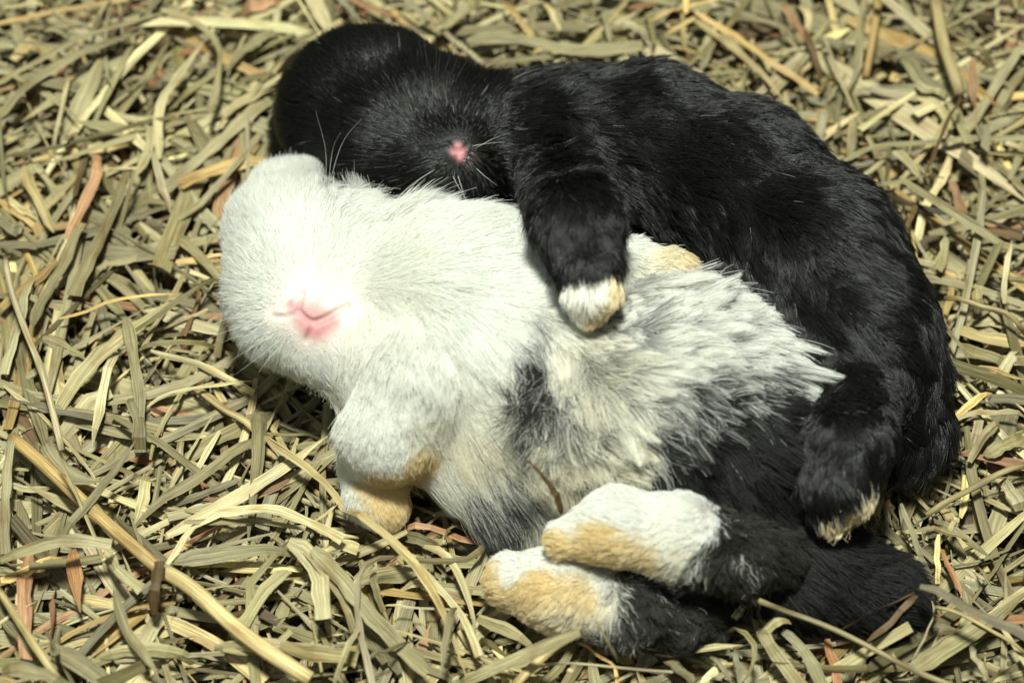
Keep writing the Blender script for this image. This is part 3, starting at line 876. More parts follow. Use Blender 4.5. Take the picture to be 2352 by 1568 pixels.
def blade_geo(line, width, color, rs, up=None, twist=None, point=None, thick=0.016, stem=False):
    """one blade (a thin lens-shaped strip) or one hollow stem: verts, faces, per-vertex colour, blade coordinates"""
    n = len(line)
    if not stem and n > 4:                              # creases and crinkles
        line = line.copy(); line[1:-1] += rs.normal(0, 0.009, (n - 2, 3))
        if n > 6 and rs.random() < .5: line[rs.integers(2, n - 2):] += rs.normal(0, .03, 3)
    tg = np.gradient(line, axis=0); tg /= np.linalg.norm(tg, axis=1)[:, None] + 1e-9
    s = np.concatenate([[0], np.cumsum(np.linalg.norm(np.diff(line, axis=0), axis=1))])
    x = s / s[-1]
    if up is None: up = np.array([rs.normal(0, .28), -0.35 + rs.normal(0, .25), 1.0])
    if twist is None: twist = rs.normal(0, .45)
    a0 = rs.normal(0, .16)
    ragged = 1 + 0.10 * np.sin(x * rs.uniform(4, 14) + rs.uniform(0, 6)) + 0.07 * np.sin(x * rs.uniform(20, 40)) 
    if point is None: point = rs.random() < 0.45
    prof = np.ones(n)
    if point:
        e = rs.uniform(0.15, 0.5)
        prof *= np.clip((1 - x) / e, 0.06, 1) ** 0.8
    prof *= np.clip(0.55 + x / 0.06, 0.55, 1)
    w = width * prof * ragged
    seed = rs.uniform(0, 500)
    V, Fc, C, B = [], [], [], []
    c = np.array(color) * math.exp(rs.normal(0.0, 0.10 if stem else 0.24))
    c1 = c * (1 + rs.normal(0, .10)); c2 = c * (1 + rs.normal(0, .12)) * np.array([1.0, 1 + rs.normal(0, .03), 1 + rs.normal(0, .08)])
    fold = rs.uniform(-0.10, 0.10) * width
    if stem:
        k = 8
        node = [rs.uniform(0.2, 0.8)]
        for i in range(n):
            a = np.cross(tg[i], up); a /= np.linalg.norm(a); b = np.cross(a, tg[i])
            bulge = 1 + 0.28 * math.exp(-((x[i] - node[0]) * s[-1] / 0.12) ** 2)
            for j in range(k):
                th = 2 * math.pi * j / k
                V.append(line[i] + 0.5 * width * bulge * (a * math.cos(th) + b * 0.8 * math.sin(th)))
                C.append((c1 + (c2 - c1) * x[i]) * (0.72 if bulge > 1.15 else 1)); B.append((th * width * 0.5, s[i], seed))
    else:
        k = 4
        for i in range(n):
            nn = up - (up @ tg[i]) * tg[i]; nn /= np.linalg.norm(nn) + 1e-9
            sd = np.cross(tg[i], nn)
            an = a0 + twist * (x[i] - 0.5)
            sd2 = sd * math.cos(an) + nn * math.sin(an); nn2 = nn * math.cos(an) - sd * math.sin(an)
            lift = fold * prof[i]
            for (ac, up_) in ((-0.5, 0.0), (rs.normal(0, .02), lift + thick * 0.5), (0.5, 0.0), (0.0, lift - thick * 0.5)):
                jag = rs.normal(0, .05) if abs(ac) > 0.4 else 0
                V.append(line[i] + sd2 * (ac + jag) * w[i] + nn2 * up_)
                C.append(c1 + (c2 - c1) * x[i]); B.append((ac * width, s[i], seed))
    for i in range(n - 1):
        for j in range(k):
            j2 = (j + 1) % k
            Fc.append((i * k + j, i * k + j2, (i + 1) * k + j2, (i + 1) * k + j))
    Fc.append(tuple(range(k))[::-1]); Fc.append(tuple((n - 1) * k + j for j in range(k)))
    return np.array(V), Fc, np.array(C), np.array(B)

def hay_mesh(name, V, Fc, C, B, smooth=True):
    me = bpy.data.meshes.new(name)
    me.from_pydata((V * CM).tolist(), [], Fc)
    me.polygons.foreach_set('use_smooth', np.full(len(me.polygons), smooth))
    at = me.attributes.new('col', 'FLOAT_COLOR', 'POINT')
    cc = np.ones((len(V), 4), np.float32); cc[:, :3] = np.clip(C, 0.01, 0.9)
    at.data.foreach_set('color', cc.reshape(-1))
    bt = me.attributes.new('blade', 'FLOAT_VECTOR', 'POINT')
    bt.data.foreach_set('vector', B.astype(np.float32).reshape(-1))
    me.materials.append(M_HAY)
    me.update()
    return me

def place_words(u, v):
    if u >= 1700 and v >= 1180: return "around the white rabbit's charcoal rump"
    if u >= 1850 and v >= 560: return "behind the black rabbit's tail"
    if u >= 1050 and v < 660: return "behind the black rabbit's back"
    if u >= 640 and v < 300: return "behind the black rabbit's crown"
    if u < 760 and v < 480: return "beside the black rabbit's ear"
    if u < 860 and v < 930: return "beside the white rabbit's cheek"
    if u < 1080: return "in front of the white rabbit's front paw"
    return "in front of the white rabbit's hind feet"

def add_blade(line, width, key, rs, stem=False, label=None, color=None, **kw):
    V, Fc, C, B = blade_geo(line, width, color if color is not None else HC[key], rs, stem=stem, **kw)
    org = line[len(line) // 2].copy()
    name = 'straw_stem' if stem else 'hay_blade'
    me = hay_mesh(name, V - org, Fc, C, B, stem)
    o = bpy.data.objects.new(name, me)
    o.location = Vector(org * CM)
    col.objects.link(o)
    ln = float(np.linalg.norm(np.diff(line, axis=0), axis=1).sum())
    u, v = project(org[None])
    chord = float(np.linalg.norm(line[-1] - line[0])) / max(ln, 1e-6)
    size = 'long ' if ln > 6 else 'short ' if ln < 2.5 else ''
    girth = 'broad' if width > 0.42 else 'thin' if width < 0.2 else 'narrow'
    shape = 'curved' if chord < 0.965 else 'bowed' if chord < 0.992 else 'straight'
    dv_ = line[-1, :2] - line[0, :2]; iv = -org[:2]
    al = abs(float(dv_ @ iv)) / (np.linalg.norm(dv_) * np.linalg.norm(iv) + 1e-6)
    way = 'inward-pointing ' if al > 0.85 else 'crosswise ' if al < 0.42 else ''
    own = label is not None
    if not own:
        label = '%s%s %s %s%s %s %s' % (size, girth, shape, way, WORD[key], 'straw stem' if stem else 'hay blade', place_words(float(u[0]), float(v[0])))
    tag(o, label, 'straw' if stem else 'hay', 'unique hay stalks' if own else ('loose %s %s' % (WORD[key], 'straw stems' if stem else 'hay blades')))
    return o

T = {1: tile(0, 0, .3827), 2: tile(0, 500, .3825), 3: tile(0, 1000, .4509), 4: tile(700, 1200, .3233), 5: tile(1900, 1100, .3871), 6: tile(1750, 0, .3826), 7: tile(2150, 550, .3828), 8: tile(1200, 1500, .3827), 9: tile(1000, 0, .3401)}
TS = {1: .3827, 2: .3825, 3: .4509, 4: .3233, 5: .3871, 6: .3826, 7: .3828, 8: .3827, 9: .3401}
# tile, points, width, colour, extra height, options
HERO = [
 (1, [(-60,550),(250,400),(600,230),(900,120),(1300,-20)], 55, 'khaki', .9, {}), (1, [(-60,730),(250,500),(450,400),(800,240),(1050,130)], 78, 'khaki', .6, {}),
 (1, [(390,900),(500,760),(620,520),(690,300)], 115, 'khaki', .2, {'point': True}), (1, [(330,960),(400,750),(470,450)], 28, 'pale', .5, {}), (1, [(0,150),(90,220),(150,380),(170,500)], 36, 'khaki', .5, {}),
 (1, [(30,70),(120,30),(280,25)], 24, 'khaki', .3, {}), (1, [(60,175),(250,190),(460,195)], 36, 'khaki', .3, {}), (1, [(1050,60),(1250,110),(1390,240),(1440,350),(1420,560),(1360,720)], 46, 'khaki', .9, {}),
 (1, [(1030,990),(1040,720),(1130,560),(1250,390),(1330,260)], 62, 'khaki', .7, {}), (1, [(850,220),(800,400),(720,560),(640,740),(580,870)], 48, 'khaki', .4, {}),
 (1, [(20,960),(150,965),(350,955),(560,890),(760,830),(1000,770),(1230,740),(1350,790)], 32, 'olive', .8, {}), (1, [(210,1000),(250,1100),(340,1220),(390,1350)], 48, 'khaki', .4, {}),
 (1, [(600,945),(635,1050),(610,1180),(520,1350),(420,1520)], 68, 'salmon', .9, {'label': "salmon pink hay blade folded over at its tip beside the white rabbit's cheek"}), (1, [(565,950),(525,1120),(490,1290)], 56, 'brown', .6, {}),
 (1, [(818,1235),(740,1380),(640,1560),(560,1760),(480,1930)], 108, 'khaki', .6, {'point': False}), (1, [(990,820),(960,1000),(880,1150),(830,1250)], 60, 'khaki', .5, {}),
 (1, [(1560,900),(1500,1200),(1440,1450)], 110, 'salmon', .0, {'point': False}), (1, [(1829,990),(1600,1050),(1400,1120),(1180,1210)], 78, 'gold', .5, {}), (1, [(1780,620),(1600,780),(1400,940),(1250,1060),(1080,1230)], 78, 'khaki', .4, {}),
 (1, [(1829,520),(1600,650),(1400,820)], 60, 'khaki', .3, {}), (1, [(1829,450),(1650,500),(1450,640)], 48, 'olive', .5, {}), (1, [(1829,140),(1650,290),(1470,420)], 70, 'khaki', .4, {}),
 (1, [(1570,50),(1680,50),(1830,-20)], 85, 'salmon', .3, {'point': False}), (1, [(160,1050),(180,1180),(260,1330),(350,1520)], 80, 'yellow', .5, {}), (1, [(-20,1290),(120,1390),(250,1490)], 64, 'gold', .3, {}), (1, [(50,1290),(140,1370),(240,1440)], 60, 'yellow', .4, {}),
 (1, [(0,760),(10,1100),(60,1340)], 34, 'khaki', .6, {}), (1, [(1160,1440),(1330,1290),(1560,1060),(1700,850)], 44, 'khaki', .6, {}), (1, [(990,990),(1040,1150),(1090,1250),(1130,1390)], 46, 'pale', .5, {}), (1, [(970,545),(1030,510),(1090,475)], 60, 'orange', .5, {'point': False}),
 (1, [(1180,370),(1230,345),(1290,320)], 50, 'orange', .1, {}), (1, [(1500,960),(1200,980),(900,1000)], 40, 'olive', .1, {}), (1, [(1280,450),(1350,380),(1370,330)], 62, 'pale', .4, {'point': True}),
 (2, [(40,410),(70,580),(170,860),(260,1080),(350,1400),(390,1600)], 46, 'pale', 1.2, {'stem': True, 'label': "long pale stem slanting over the hay farthest from the white rabbit's cheek"}), (2, [(330,1380),(480,1200),(700,980),(900,820),(1170,600)], 105, 'khaki', .5, {'point': True}),
 (2, [(215,830),(280,640),(400,430),(540,160)], 70, 'khaki', .6, {}), (2, [(200,480),(140,720),(90,900),(30,1150)], 76, 'grey', .5, {}), (2, [(370,390),(200,530),(0,720)], 55, 'gold', .3, {}), (2, [(380,760),(550,745),(800,650),(1170,585)], 27, 'gold', .9, {}),
 (2, [(820,760),(850,900),(890,1100),(910,1300),(900,1600)], 80, 'khaki', .9, {'point': False}), (2, [(1450,450),(1280,590),(1100,700),(880,850)], 36, 'olive', .8, {}), (2, [(1460,460),(1520,600),(1470,800),(1410,990)], 48, 'olive', .6, {}),
 (2, [(980,970),(1100,1020),(1280,1060),(1500,1180),(1673,1260)], 46, 'pale', .7, {}), (2, [(920,1310),(1100,1245),(1300,1220),(1673,1185)], 26, 'pale', .9, {'point': True}), (2, [(1270,1200),(1400,1320),(1560,1410),(1660,1470)], 54, 'yellow', .6, {'stem': True, 'label': "short straw yellow stem with a torn knotted end below the white rabbit's chin"}),
 (2, [(280,910),(430,960),(560,1020)], 76, 'khaki', .4, {}), (2, [(650,660),(690,800),(720,880)], 70, 'grey', .2, {}), (2, [(640,450),(850,600),(980,700)], 95, 'khaki', .1, {}), (2, [(1060,170),(1200,290),(1330,400),(1500,570)], 60, 'khaki', .4, {}),
 (2, [(760,960),(700,1150),(640,1400),(580,1568)], 62, 'pale', .4, {}), (2, [(1240,380),(1160,580),(1060,750),(940,930)], 36, 'yellow', .3, {}), (2, [(335,900),(320,1200)], 62, 'khaki', .2, {}), (2, [(590,470),(720,420),(900,370),(1000,340)], 42, 'khaki', .5, {}), (2, [(200,640),(350,670),(530,690)], 70, 'khaki', .3, {'point': False}), (2, [(1290,500),(1280,700),(1200,900)], 40, 'orange', .2, {}),
 (2, [(0,130),(80,180),(150,200)], 80, 'grey', .5, {'point': False}), (2, [(880,940),(1100,915),(1400,910)], 36, 'olive', .7, {}),
 (3, [(50,160),(250,360),(460,570),(690,760),(880,900)], 78, 'gold', 1.1, {'stem': True, 'label': "thick golden orange-tipped straw stalk slanting down through the front hay"}), (3, [(870,890),(1080,1060),(1280,1240),(1480,1380),(1720,1550)], 92, 'yellow', 1.1, {'stem': True, 'label': 'thick straw yellow stalk continuing from the knot of the golden stalk'}), (3, [(-30,1000),(100,1220),(230,1420),(370,1600)], 46, 'yellow', 1.0, {'stem': True}),
 (3, [(1460,150),(1600,280),(1760,420),(1880,530),(1990,640),(2130,750),(2260,870),(2360,1000),(2430,1140),(2490,1260),(2590,1500)], 46, 'yellow', 1.1, {'label': "long straw yellow blade running under the white rabbit's front paw"}),
 (3, [(1440,20),(1430,300),(1400,560),(1370,760)], 82, 'khaki', .4, {}), (3, [(1570,320),(1500,520),(1450,720)], 80, 'grey', .2, {}), (3, [(1410,180),(1100,420),(900,560),(700,720)], 85, 'khaki', .5, {}), (3, [(820,380),(790,560),(720,680)], 66, 'khaki', .4, {}),
 (3, [(910,880),(1010,760),(1130,640),(1300,600),(1500,600),(1700,680),(1900,780)], 58, 'pale', .9, {}), (3, [(960,880),(1200,850),(1450,830),(1660,830)], 95, 'grey', .7, {}), (3, [(1600,790),(1700,840),(1750,900),(1765,1050),(1780,1220)], 105, 'pale', .9, {'point': False, 'label': "broad pale blade bent over with a torn blunt end in front of the front paw"}),
 (3, [(1650,800),(1800,950),(1900,1100),(1960,1250)], 66, 'khaki', .8, {}), (3, [(1600,940),(1450,1080),(1340,1230)], 80, 'khaki', .6, {}), (3, [(390,800),(420,980),(430,1130)], 80, 'orange', .9, {'point': True}), (3, [(170,850),(130,1060),(130,1420)], 78, 'salmon', .6, {}), (3, [(295,1030),(280,1330)], 66, 'salmon', .4, {}),
 (3, [(540,1380),(800,1380),(1050,1400)], 78, 'khaki', .6, {}), (3, [(1180,1330),(1500,1370),(1990,1430)], 88, 'pale', .8, {}), (3, [(-20,845),(250,810),(600,760)], 66, 'khaki', 1.9, {'point': False}), (3, [(580,830),(680,950),(800,1050)], 62, 'grey', .9, {}), (3, [(640,1060),(670,1200),(750,1350),(880,1520)], 60, 'khaki', 1.0, {}), (3, [(280,1370),(450,1470),(640,1600)], 112, 'grey', .9, {}),
 (3, [(720,-40),(770,120),(760,240)], 76, 'khaki', .9, {'point': False}), (3, [(-10,470),(300,480)], 46, 'grey', .5, {}), (3, [(840,1140),(870,1000),(885,880)], 66, 'brown', 1.3, {}), (3, [(0,990),(150,940),(330,870)], 58, 'gold', .8, {}), (3, [(330,740),(460,600),(660,370),(760,240)], 50, 'khaki', 1.5, {}), (3, [(230,170),(270,290),(380,420),(560,460)], 90, 'grey', 1.0, {}), (3, [(0,1180),(100,1300),(300,1500)], 70, 'grey', .5, {}), (3, [(80,120),(40,400),(10,800)], 62, 'grey', .8, {}), (3, [(0,1480),(200,1500),(350,1568)], 80, 'khaki', 1.3, {}),
 (4, [(250,520),(450,720),(650,1000),(850,1200),(1150,1480)], 130, 'khaki', 1.0, {}), (4, [(880,540),(720,580),(620,670),(590,800),(600,1050),(650,1300),(720,1600)], 48, 'pale', 1.4, {'label': "thin pale blade arching in a hook in front of the white rabbit's front paw"}), (4, [(1100,440),(1290,560),(1400,780),(1500,1000),(1510,1130)], 62, 'khaki', .8, {}),
 (4, [(880,350),(1100,460),(1300,560)], 88, 'olive', .4, {}), (4, [(930,310),(1130,360),(1350,420),(1550,490),(1750,550)], 56, 'salmon', .5, {'label': "salmon pink strip between the white rabbit's front paw and hind feet"}), (4, [(1270,420),(1290,360),(1450,310),(1650,300)], 32, 'olive', .8, {}), (4, [(1650,370),(1600,470),(1540,590),(1400,640),(1150,600),(950,560)], 50, 'olive', .9, {}),
 (4, [(1180,215),(1400,280),(1600,340)], 50, 'grey', .4, {}), (4, [(1360,930),(1310,1080),(1270,1300),(1240,1450)], 70, 'pale', 1.5, {}), (4, [(1000,610),(1150,750),(1330,930),(1450,1130),(1540,1350)], 60, 'khaki', .9, {}), (4, [(700,660),(740,820),(810,1000)], 60, 'olive', .7, {}), (4, [(950,770),(1200,840),(1400,890)], 60, 'pale', .5, {}), (4, [(620,790),(900,710),(1130,640)], 140, 'khaki', .2, {}),
 (4, [(820,960),(1050,970),(1450,1000)], 17, 'pale', .9, {}), (4, [(1530,1060),(1750,1170),(2000,1300)], 100, 'khaki', .6, {}), (4, [(1540,1200),(1650,1290),(1780,1390)], 70, 'olive', .4, {}), (4, [(0,1290),(250,1330),(600,1380)], 110, 'yellow', .9, {}), (4, [(280,560),(400,510),(600,520)], 90, 'pale', .5, {'point': False}), (4, [(180,480),(250,330),(280,180)], 55, 'khaki', .6, {}), (4, [(200,330),(380,250),(455,150)], 22, 'yellow', .9, {}), (4, [(400,1568),(500,1350),(600,1130)], 46, 'khaki', 1.6, {}), (4, [(660,1400),(850,1280),(1020,1180)], 36, 'olive', 1.3, {}), (4, [(1160,900),(1170,1100),(1200,1350)], 90, 'khaki', .1, {}),
 (8, [(225,560),(380,400),(500,270),(672,122)], 66, 'yellow', .9, {'stem': True, 'label': "bright straw yellow stem poking up against the white rabbit's lower hind foot"}), (8, [(640,240),(560,370),(410,560)], 60, 'khaki', .4, {}), (8, [(1080,320),(1250,285),(1450,285),(1720,285)], 56, 'pale', .9, {'label': "pale cream blade lying along the white rabbit's lower hind foot"}), (8, [(650,235),(800,380),(880,430),(900,560)], 24, 'gold', .8, {}), (8, [(330,410),(880,425),(1260,470)], 18, 'pale', 1.3, {'stem': True}),
 (8, [(1830,160),(1900,300),(2000,430),(2100,580)], 95, 'khaki', .9, {'point': False}), (8, [(1840,190),(1930,150),(2025,105)], 66, 'khaki', 1.0, {'point': False}), (8, [(1980,160),(2100,300),(2240,560)], 75, 'grey', .9, {}), (8, [(1600,100),(1780,250),(1795,310),(1770,450),(1690,560)], 38, 'olive', 1.0, {}), (8, [(2270,250),(2310,400),(2340,560)], 70, 'orange', .5, {}), (8, [(760,140),(840,260),(900,400)], 18, 'olive', 1.2, {'over': True}), (8, [(1740,0),(1700,70),(1660,130)], 50, 'khaki', .7, {}), (8, [(1200,350),(1350,480),(1430,560)], 80, 'khaki', .3, {}), (8, [(930,330),(1050,340),(1190,230)], 44, 'olive', 1.0, {}), (8, [(1450,541),(1540,450),(1650,400)], 50, 'pale', .5, {}), (8, [(1510,330),(1600,450),(1640,560)], 34, 'grey', .9, {}), (8, [(1640,300),(1680,420),(1690,541)], 34, 'grey', .6, {}),
 (5, [(0,1025),(300,1150),(600,1290),(850,1400),(1050,1500),(1250,1590)], 38, 'khaki', 1.2, {'stem': True, 'over': True, 'label': "long khaki stem running along the lower edge of the charcoal rump"}), (5, [(980,1490),(1250,1310),(1500,1150),(1740,980)], 118, 'khaki', .8, {'label': "very broad khaki blade slanting beside the white rabbit's charcoal rump"}),
 (5, [(520,1235),(720,1125),(880,1035),(1030,950)], 42, 'brown', 1.0, {'over': True, 'up': (0, .9, .35)}), (5, [(690,1310),(870,1140),(1000,1000),(1035,950)], 46, 'brown', 1.2, {'over': True, 'label': 'brown bent blade standing in front of the charcoal rump'}), (5, [(1030,950),(1150,970),(1300,1050),(1500,1160),(1740,1280)], 64, 'pale', 2.2, {'over': True, 'label': 'pale cream blade arching high above the hay beside the charcoal rump'}),
 (5, [(1085,445),(1300,340),(1500,230),(1730,125)], 42, 'yellow', .8, {'stem': True, 'label': "straw yellow stem on the hay beside the black rabbit's hind foot"}), (5, [(915,395),(980,580),(1030,750),(1095,900)], 36, 'grey', .9, {'over': True}), (5, [(1150,640),(1230,830),(1310,1010)], 52, 'orange', .4, {}), (5, [(1130,1030),(1350,1130),(1550,1260),(1740,1355)], 26, 'yellow', .9, {'stem': True}), (5, [(840,1190),(1100,1205),(1330,1230)], 80, 'khaki', .3, {}), (5, [(1110,1040),(1130,1130),(1060,1260),(960,1440)], 14, 'pale', 1.0, {}),
 (5, [(1140,490),(1350,640),(1500,790)], 46, 'khaki', .5, {}), (5, [(1400,770),(1480,920),(1560,1010)], 40, 'khaki', .5, {}), (5, [(1320,960),(1350,1100),(1310,1200)], 80, 'pale', .3, {}), (5, [(1150,620),(1140,800),(1130,940)], 36, 'yellow', .5, {}), (5, [(1360,1320),(1420,1420),(1480,1520)], 44, 'grey', .6, {}), (5, [(1010,580),(1200,580),(1380,650)], 36, 'khaki', .6, {}), (5, [(1560,240),(1640,340),(1705,420)], 70, 'pale', .4, {}), (5, [(1230,580),(1270,490)], 44, 'pale', .6, {}),
 (6, [(-30,120),(250,350),(450,540),(590,650)], 62, 'yellow', .6, {}), (6, [(-30,60),(200,230),(450,390),(780,570)], 42, 'gold', .7, {}), (6, [(1170,-40),(1140,200),(1085,490)], 54, 'gold', .6, {'stem': True}), (6, [(1080,-30),(1040,250),(1035,460),(960,570)], 50, 'khaki', .7, {}), (6, [(1540,-40),(1580,200),(1620,400),(1700,620)], 82, 'yellow', .9, {'stem': True, 'label': "thick bright straw yellow stalk on the hay behind the black rabbit's back"}),
 (6, [(1715,570),(1685,690),(1635,800),(1560,980),(1470,1210)], 46, 'brown', 1.6, {'label': "dark brown upright blade with a flag-like tip behind the black rabbit"}), (6, [(1445,1260),(1400,1380),(1345,1520)], 34, 'brown', 1.0, {}), (6, [(1120,1230),(1350,1310),(1560,1370),(1800,1430),(2150,1560)], 40, 'dark', .9, {'label': "long dark brown stalk leading away from the black rabbit's back"}), (6, [(940,1050),(1120,940),(1400,925),(1700,915),(2150,915)], 40, 'khaki', .8, {}),
 (6, [(1710,900),(1850,700),(1980,500),(2120,290)], 76, 'grey', .6, {}), (6, [(1940,700),(2040,560),(2150,400)], 76, 'khaki', .3, {}), (6, [(1390,560),(1550,700),(1660,800)], 76, 'khaki', .3, {}), (6, [(1790,370),(1775,550),(1800,690)], 60, 'salmon', .6, {}), (6, [(1320,370),(1480,520),(1610,610)], 98, 'khaki', .4, {}), (6, [(690,180),(740,350),(800,460)], 46, 'brown', .6, {}), (6, [(740,220),(860,280),(1000,330)], 62, 'grey', .4, {}), (6, [(1640,240),(1800,320),(1930,380)], 46, 'yellow', .4, {}),
 (6, [(770,960),(810,730)], 80, 'grey', .3, {}), (6, [(990,990),(1010,690)], 62, 'khaki', .2, {}), (6, [(1650,950),(1590,1150),(1480,1340),(1420,1568)], 56, 'pale', .5, {}), (6, [(1410,540),(1530,590),(1640,620)], 66, 'pale', .5, {'point': False}), (6, [(200,70),(450,150),(680,260)], 40, 'khaki', .6, {}), (6, [(10,420),(80,280),(150,80)], 50, 'grey', .6, {}), (6, [(680,850),(740,940),(820,1030)], 56, 'yellow', .4, {}), (6, [(1640,1200),(1700,1320),(1750,1420)], 60, 'salmon', .3, {}), (6, [(1830,1020),(1850,1200),(1800,1450)], 50, 'khaki', .5, {}), (6, [(160,520),(300,640),(450,760)], 50, 'khaki', .5, {}), (6, [(1250,980),(1400,1100),(1530,1200)], 60, 'khaki', .4, {}), (6, [(1860,1010),(2000,1150),(2117,1230)], 50, 'khaki', .4, {}), (6, [(540,-10),(590,90),(680,210)], 36, 'orange', .6, {}), (6, [(640,-10),(700,100),(710,200)], 56, 'yellow', .4, {}),
 (7, [(565,472),(750,540),(900,590),(1100,685)], 38, 'yellow', .9, {'stem': True, 'label': "bright straw yellow stem pointing at the black rabbit's rump"}), (7, [(470,840),(600,940),(800,1020),(1100,1140)], 88, 'olive', .6, {'label': "broad olive bundle blade behind the black rabbit's tail"}), (7, [(740,950),(900,990),(1100,1040)], 40, 'gold', .8, {}), (7, [(550,1295),(720,1190),(880,1085)], 46, 'gold', .6, {}), (7, [(640,1265),(850,1250),(1100,1272)], 36, 'pale', .7, {}),
 (7, [(720,1568),(800,1420),(910,1290)], 60, 'khaki', .6, {}), (7, [(820,1530),(930,1480),(1060,1410)], 90, 'khaki', .5, {'point': False}), (7, [(505,590),(620,780),(735,960)], 32, 'khaki', .8, {}), (7, [(935,965),(985,910),(1035,865)], 70, 'pale', .6, {'point': False}), (7, [(700,1240),(760,1300),(720,1480)], 70, 'pale', .3, {}), (7, [(940,560),(950,330),(990,140)], 40, 'pale', .6, {}), (7, [(780,110),(900,130),(1100,190)], 36, 'khaki', .6, {}), (7, [(650,820),(800,870),(1000,960)], 80, 'olive', .3, {}), (7, [(560,130),(530,280),(500,340)], 60, 'khaki', .4, {}), (7, [(740,430),(790,530)], 70, 'yellow', .4, {'point': False}),
 (9, [(490,255),(700,270),(1000,310),(1300,355),(1780,350)], 88, 'khaki', .7, {'point': False, 'label': "long broad khaki stalk lying parallel to the black rabbit's back"}), (9, [(240,240),(430,100),(590,-20)], 90, 'khaki', .5, {}), (9, [(750,10),(880,160),(970,255)], 46, 'gold', .6, {}), (9, [(960,-20),(970,230)], 72, 'pale', .4, {}), (9, [(1480,20),(1550,300)], 42, 'khaki', .7, {}), (9, [(1850,85),(2100,40),(2380,-5)], 42, 'gold', .8, {}), (9, [(1560,160),(1760,110)], 50, 'pale', .5, {}), (9, [(870,360),(930,520)], 100, 'khaki', .3, {}), (9, [(1060,10),(1130,130),(1170,220)], 44, 'yellow', .5, {}), (9, [(2200,430),(2260,280),(2352,180)], 46, 'khaki', .6, {}), (9, [(1650,190),(1750,210),(1850,250)], 50, 'pale', .5, {}), (9, [(1130,500),(1180,430),(1230,380)], 50, 'pale', .4, {}), (9, [(1820,60),(1870,280),(1850,330)], 60, 'olive', .4, {}),
]
rs = np.random.default_rng(5)
n_ind = 0
for (ti, pts, wpx, key, dz, op) in HERO:
    op = dict(op)
    over = op.pop('over', False); label = op.pop('label', None); stem = op.pop('stem', False)
    if 'up' in op: op['up'] = np.array(op['up'], float)
    L = []
    for (u, v) in T[ti](pts):
        z = dz
        for _ in range(4):
            p = P(u, v, z); z = surf(p[0], p[1]) + dz
        L.append(P(u, v, z))
    L = np.array(L)
    width = px2cm(L[0], wpx * TS[ti] / 1.08844) * 0.95
    ln = np.linalg.norm(np.diff(L, axis=0), axis=1).sum()
    line = smooth_line(L, int(min(30, max(8, ln * 3))))
    line[:, 2] += 0.10 * np.sin(np.linspace(0, rs.uniform(3, 9), len(line)) + rs.uniform(0, 6))
    if not over:                                       # tuck the ends under their neighbours
        x = np.linspace(0, 1, len(line))
        line[:, 2] -= 0.35 * np.exp(-(x / .10) ** 2) * (rs.random() < .5) + 0.35 * np.exp(-((1 - x) / .10) ** 2) * (rs.random() < .5)
    for _ in range(60):
        d = both(line)
        bad = d < (0.14 + (0.3 if over else width * 0.5))
        if not bad.any(): break
        if over:
            dirs = C0 - line[bad]; line[bad] += 0.06 * dirs / np.linalg.norm(dirs, axis=1)[:, None]
        else:
            line[bad, 2] -= 0.07
    line[1:-1] = line[1:-1] * 0.5 + (line[:-2] + line[2:]) * 0.25
    add_blade(line, width, key, rs, stem=stem, label=label, **op)
    n_ind += 1

# the twig that sticks in the white rabbit's belly fur
tp = [(1288, 1172), (1272, 1120), (1240, 1072), (1210, 1046)]
h0 = [WHITE.hit(u, v) for u, v in tp]
line = smooth_line([h - FWD * l for h, l in zip(h0, (0.95, 1.1, 1.25, 1.5))], 14)
add_blade(line, 0.15, 'brown', rs, label="short brown twig standing in the white rabbit's belly fur", point=False)
n_ind += 1

KEYS = ['khaki', 'pale', 'grey', 'olive', 'gold', 'yellow', 'orange', 'salmon', 'brown', 'dark']
PROB = np.array([.36, .13, .20, .13, .055, .05, .02, .02, .025, .015]); PROB /= PROB.sum()

def random_line(x, y, z, length, rs, n):
    th = rs.uniform(0, math.pi * 2) if rs.random() < .6 else (math.sin(x * .35 + 1) + math.cos(y * .4)) * 1.6 + rs.normal(0, .35)
    dx = length / (n - 1)
    curv = rs.normal(0, .13) * (3.0 / max(length, 1)) ; kink = rs.integers(1, n) if rs.random() < .2 else -1
    pitch = rs.normal(0, .10); bow = rs.normal(0, .18)
    L = [np.array([0., 0., 0.])]
    for i in range(1, n):
        if i == kink: th += rs.normal(0, .9); pitch += rs.normal(0, .3)
        th += curv * dx
        pz = pitch + bow * (i / n - .5)
        L.append(L[-1] + dx * np.array([math.cos(th) * math.cos(pz), math.sin(th) * math.cos(pz), math.sin(pz)]))
    L = np.array(L)
    return L - L.mean(0) + np.array([x, y, z])

def clear_line(line, margin, floor=-3.4):
    for _ in range(10):
        d = both(line)
        if (d > margin).all(): return line
        line = line - np.array([0, 0, .35])
        if line[:, 2].min() < floor: return None
    return None

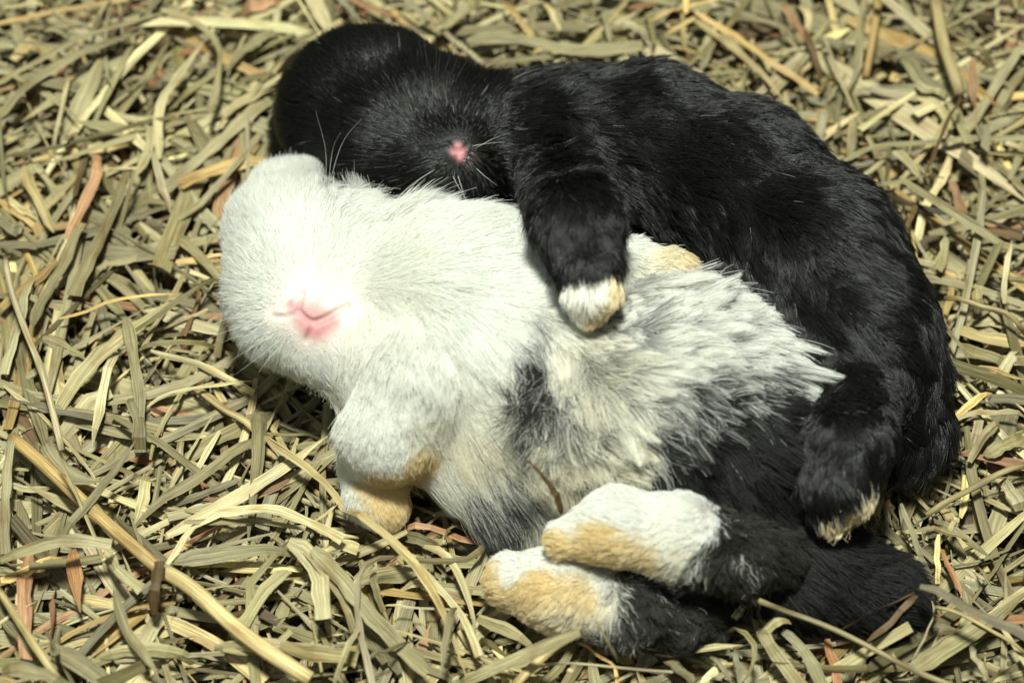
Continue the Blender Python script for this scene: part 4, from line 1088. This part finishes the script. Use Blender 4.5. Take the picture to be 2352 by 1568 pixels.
# single blades on top, up to three hundred
tries = 0
while n_ind < 300 and tries < 3000:
    tries += 1
    u, v = rs.uniform(0, 2352), rs.uniform(0, 1568)
    p = P(u, v, 0.2)
    if both(p[None])[0] < 0.5: continue
    h = min((b.hit(u, v) is not None and b.hit(u, v)[2] > 0) for b in BODIES) if False else None
    q = C0 + ray(u, v) * np.linspace(35, depth(p), 40)[:, None]
    if both(q).min() < 0.1: continue
    length = rs.uniform(1.8, 7.5)
    line = random_line(p[0], p[1], surf(p[0], p[1]) + rs.uniform(.0, .3), length, rs, 10)
    width = min(0.5, max(.08, rs.lognormal(math.log(.19), .45)))
    line = clear_line(line, .14 + width * .5)
    if line is None or line[:, 2].mean() < -.3: continue
    add_blade(line, width, KEYS[rs.choice(10, p=PROB)], rs)
    n_ind += 1

# the rest of the bedding, far too much to count
VV, FF, CC, BB, off = [], [], [], [], 0
NB = 9800
cand, meta = [], []
for i in range(NB):
    x, y = rs.uniform(-18, 18), rs.uniform(-13.5, 16)
    f = rs.random()
    lay = -3.2 * f if i < NB * .58 else rs.uniform(-.9, .12)
    small = rs.random() < .36; shred = rs.random() < .28
    length = rs.uniform(.5, 1.8) if small else rs.uniform(2.2, 8.5)
    width = min(0.55, max(.05, rs.lognormal(math.log(.10 if small else .18), .5)))
    if shred: width = rs.uniform(.03, .09); length = rs.uniform(1.0, 4.5)
    cand.append(random_line(x, y, surf(x, y) + lay, length, rs, 5 if length < 1.8 else 8)); meta.append(width)
pts = np.concatenate(cand); dd = both(pts); o_ = 0
for line, width in zip(cand, meta):
    k = len(line)
    if dd[o_:o_ + k].min() < .14 + width * .5:
        line = clear_line(line, .14 + width * .5)
    o_ += k
    if line is None: continue
    V, Fc, C, B = blade_geo(line, width, HC[KEYS[rs.choice(10, p=PROB)]], rs)
    VV.append(V); CC.append(C); BB.append(B)
    FF.extend([tuple(a + off for a in f) for f in Fc]); off += len(V)
me = hay_mesh('hay_bedding', np.concatenate(VV), FF, np.concatenate(CC), np.concatenate(BB), False)
hb = bpy.data.objects.new('hay_bedding', me); col.objects.link(hb)
tag(hb, 'tangled bedding of dry khaki hay under both rabbits', 'hay', kind='stuff')
print('hay', round(time.time() - T0, 1), n_ind)
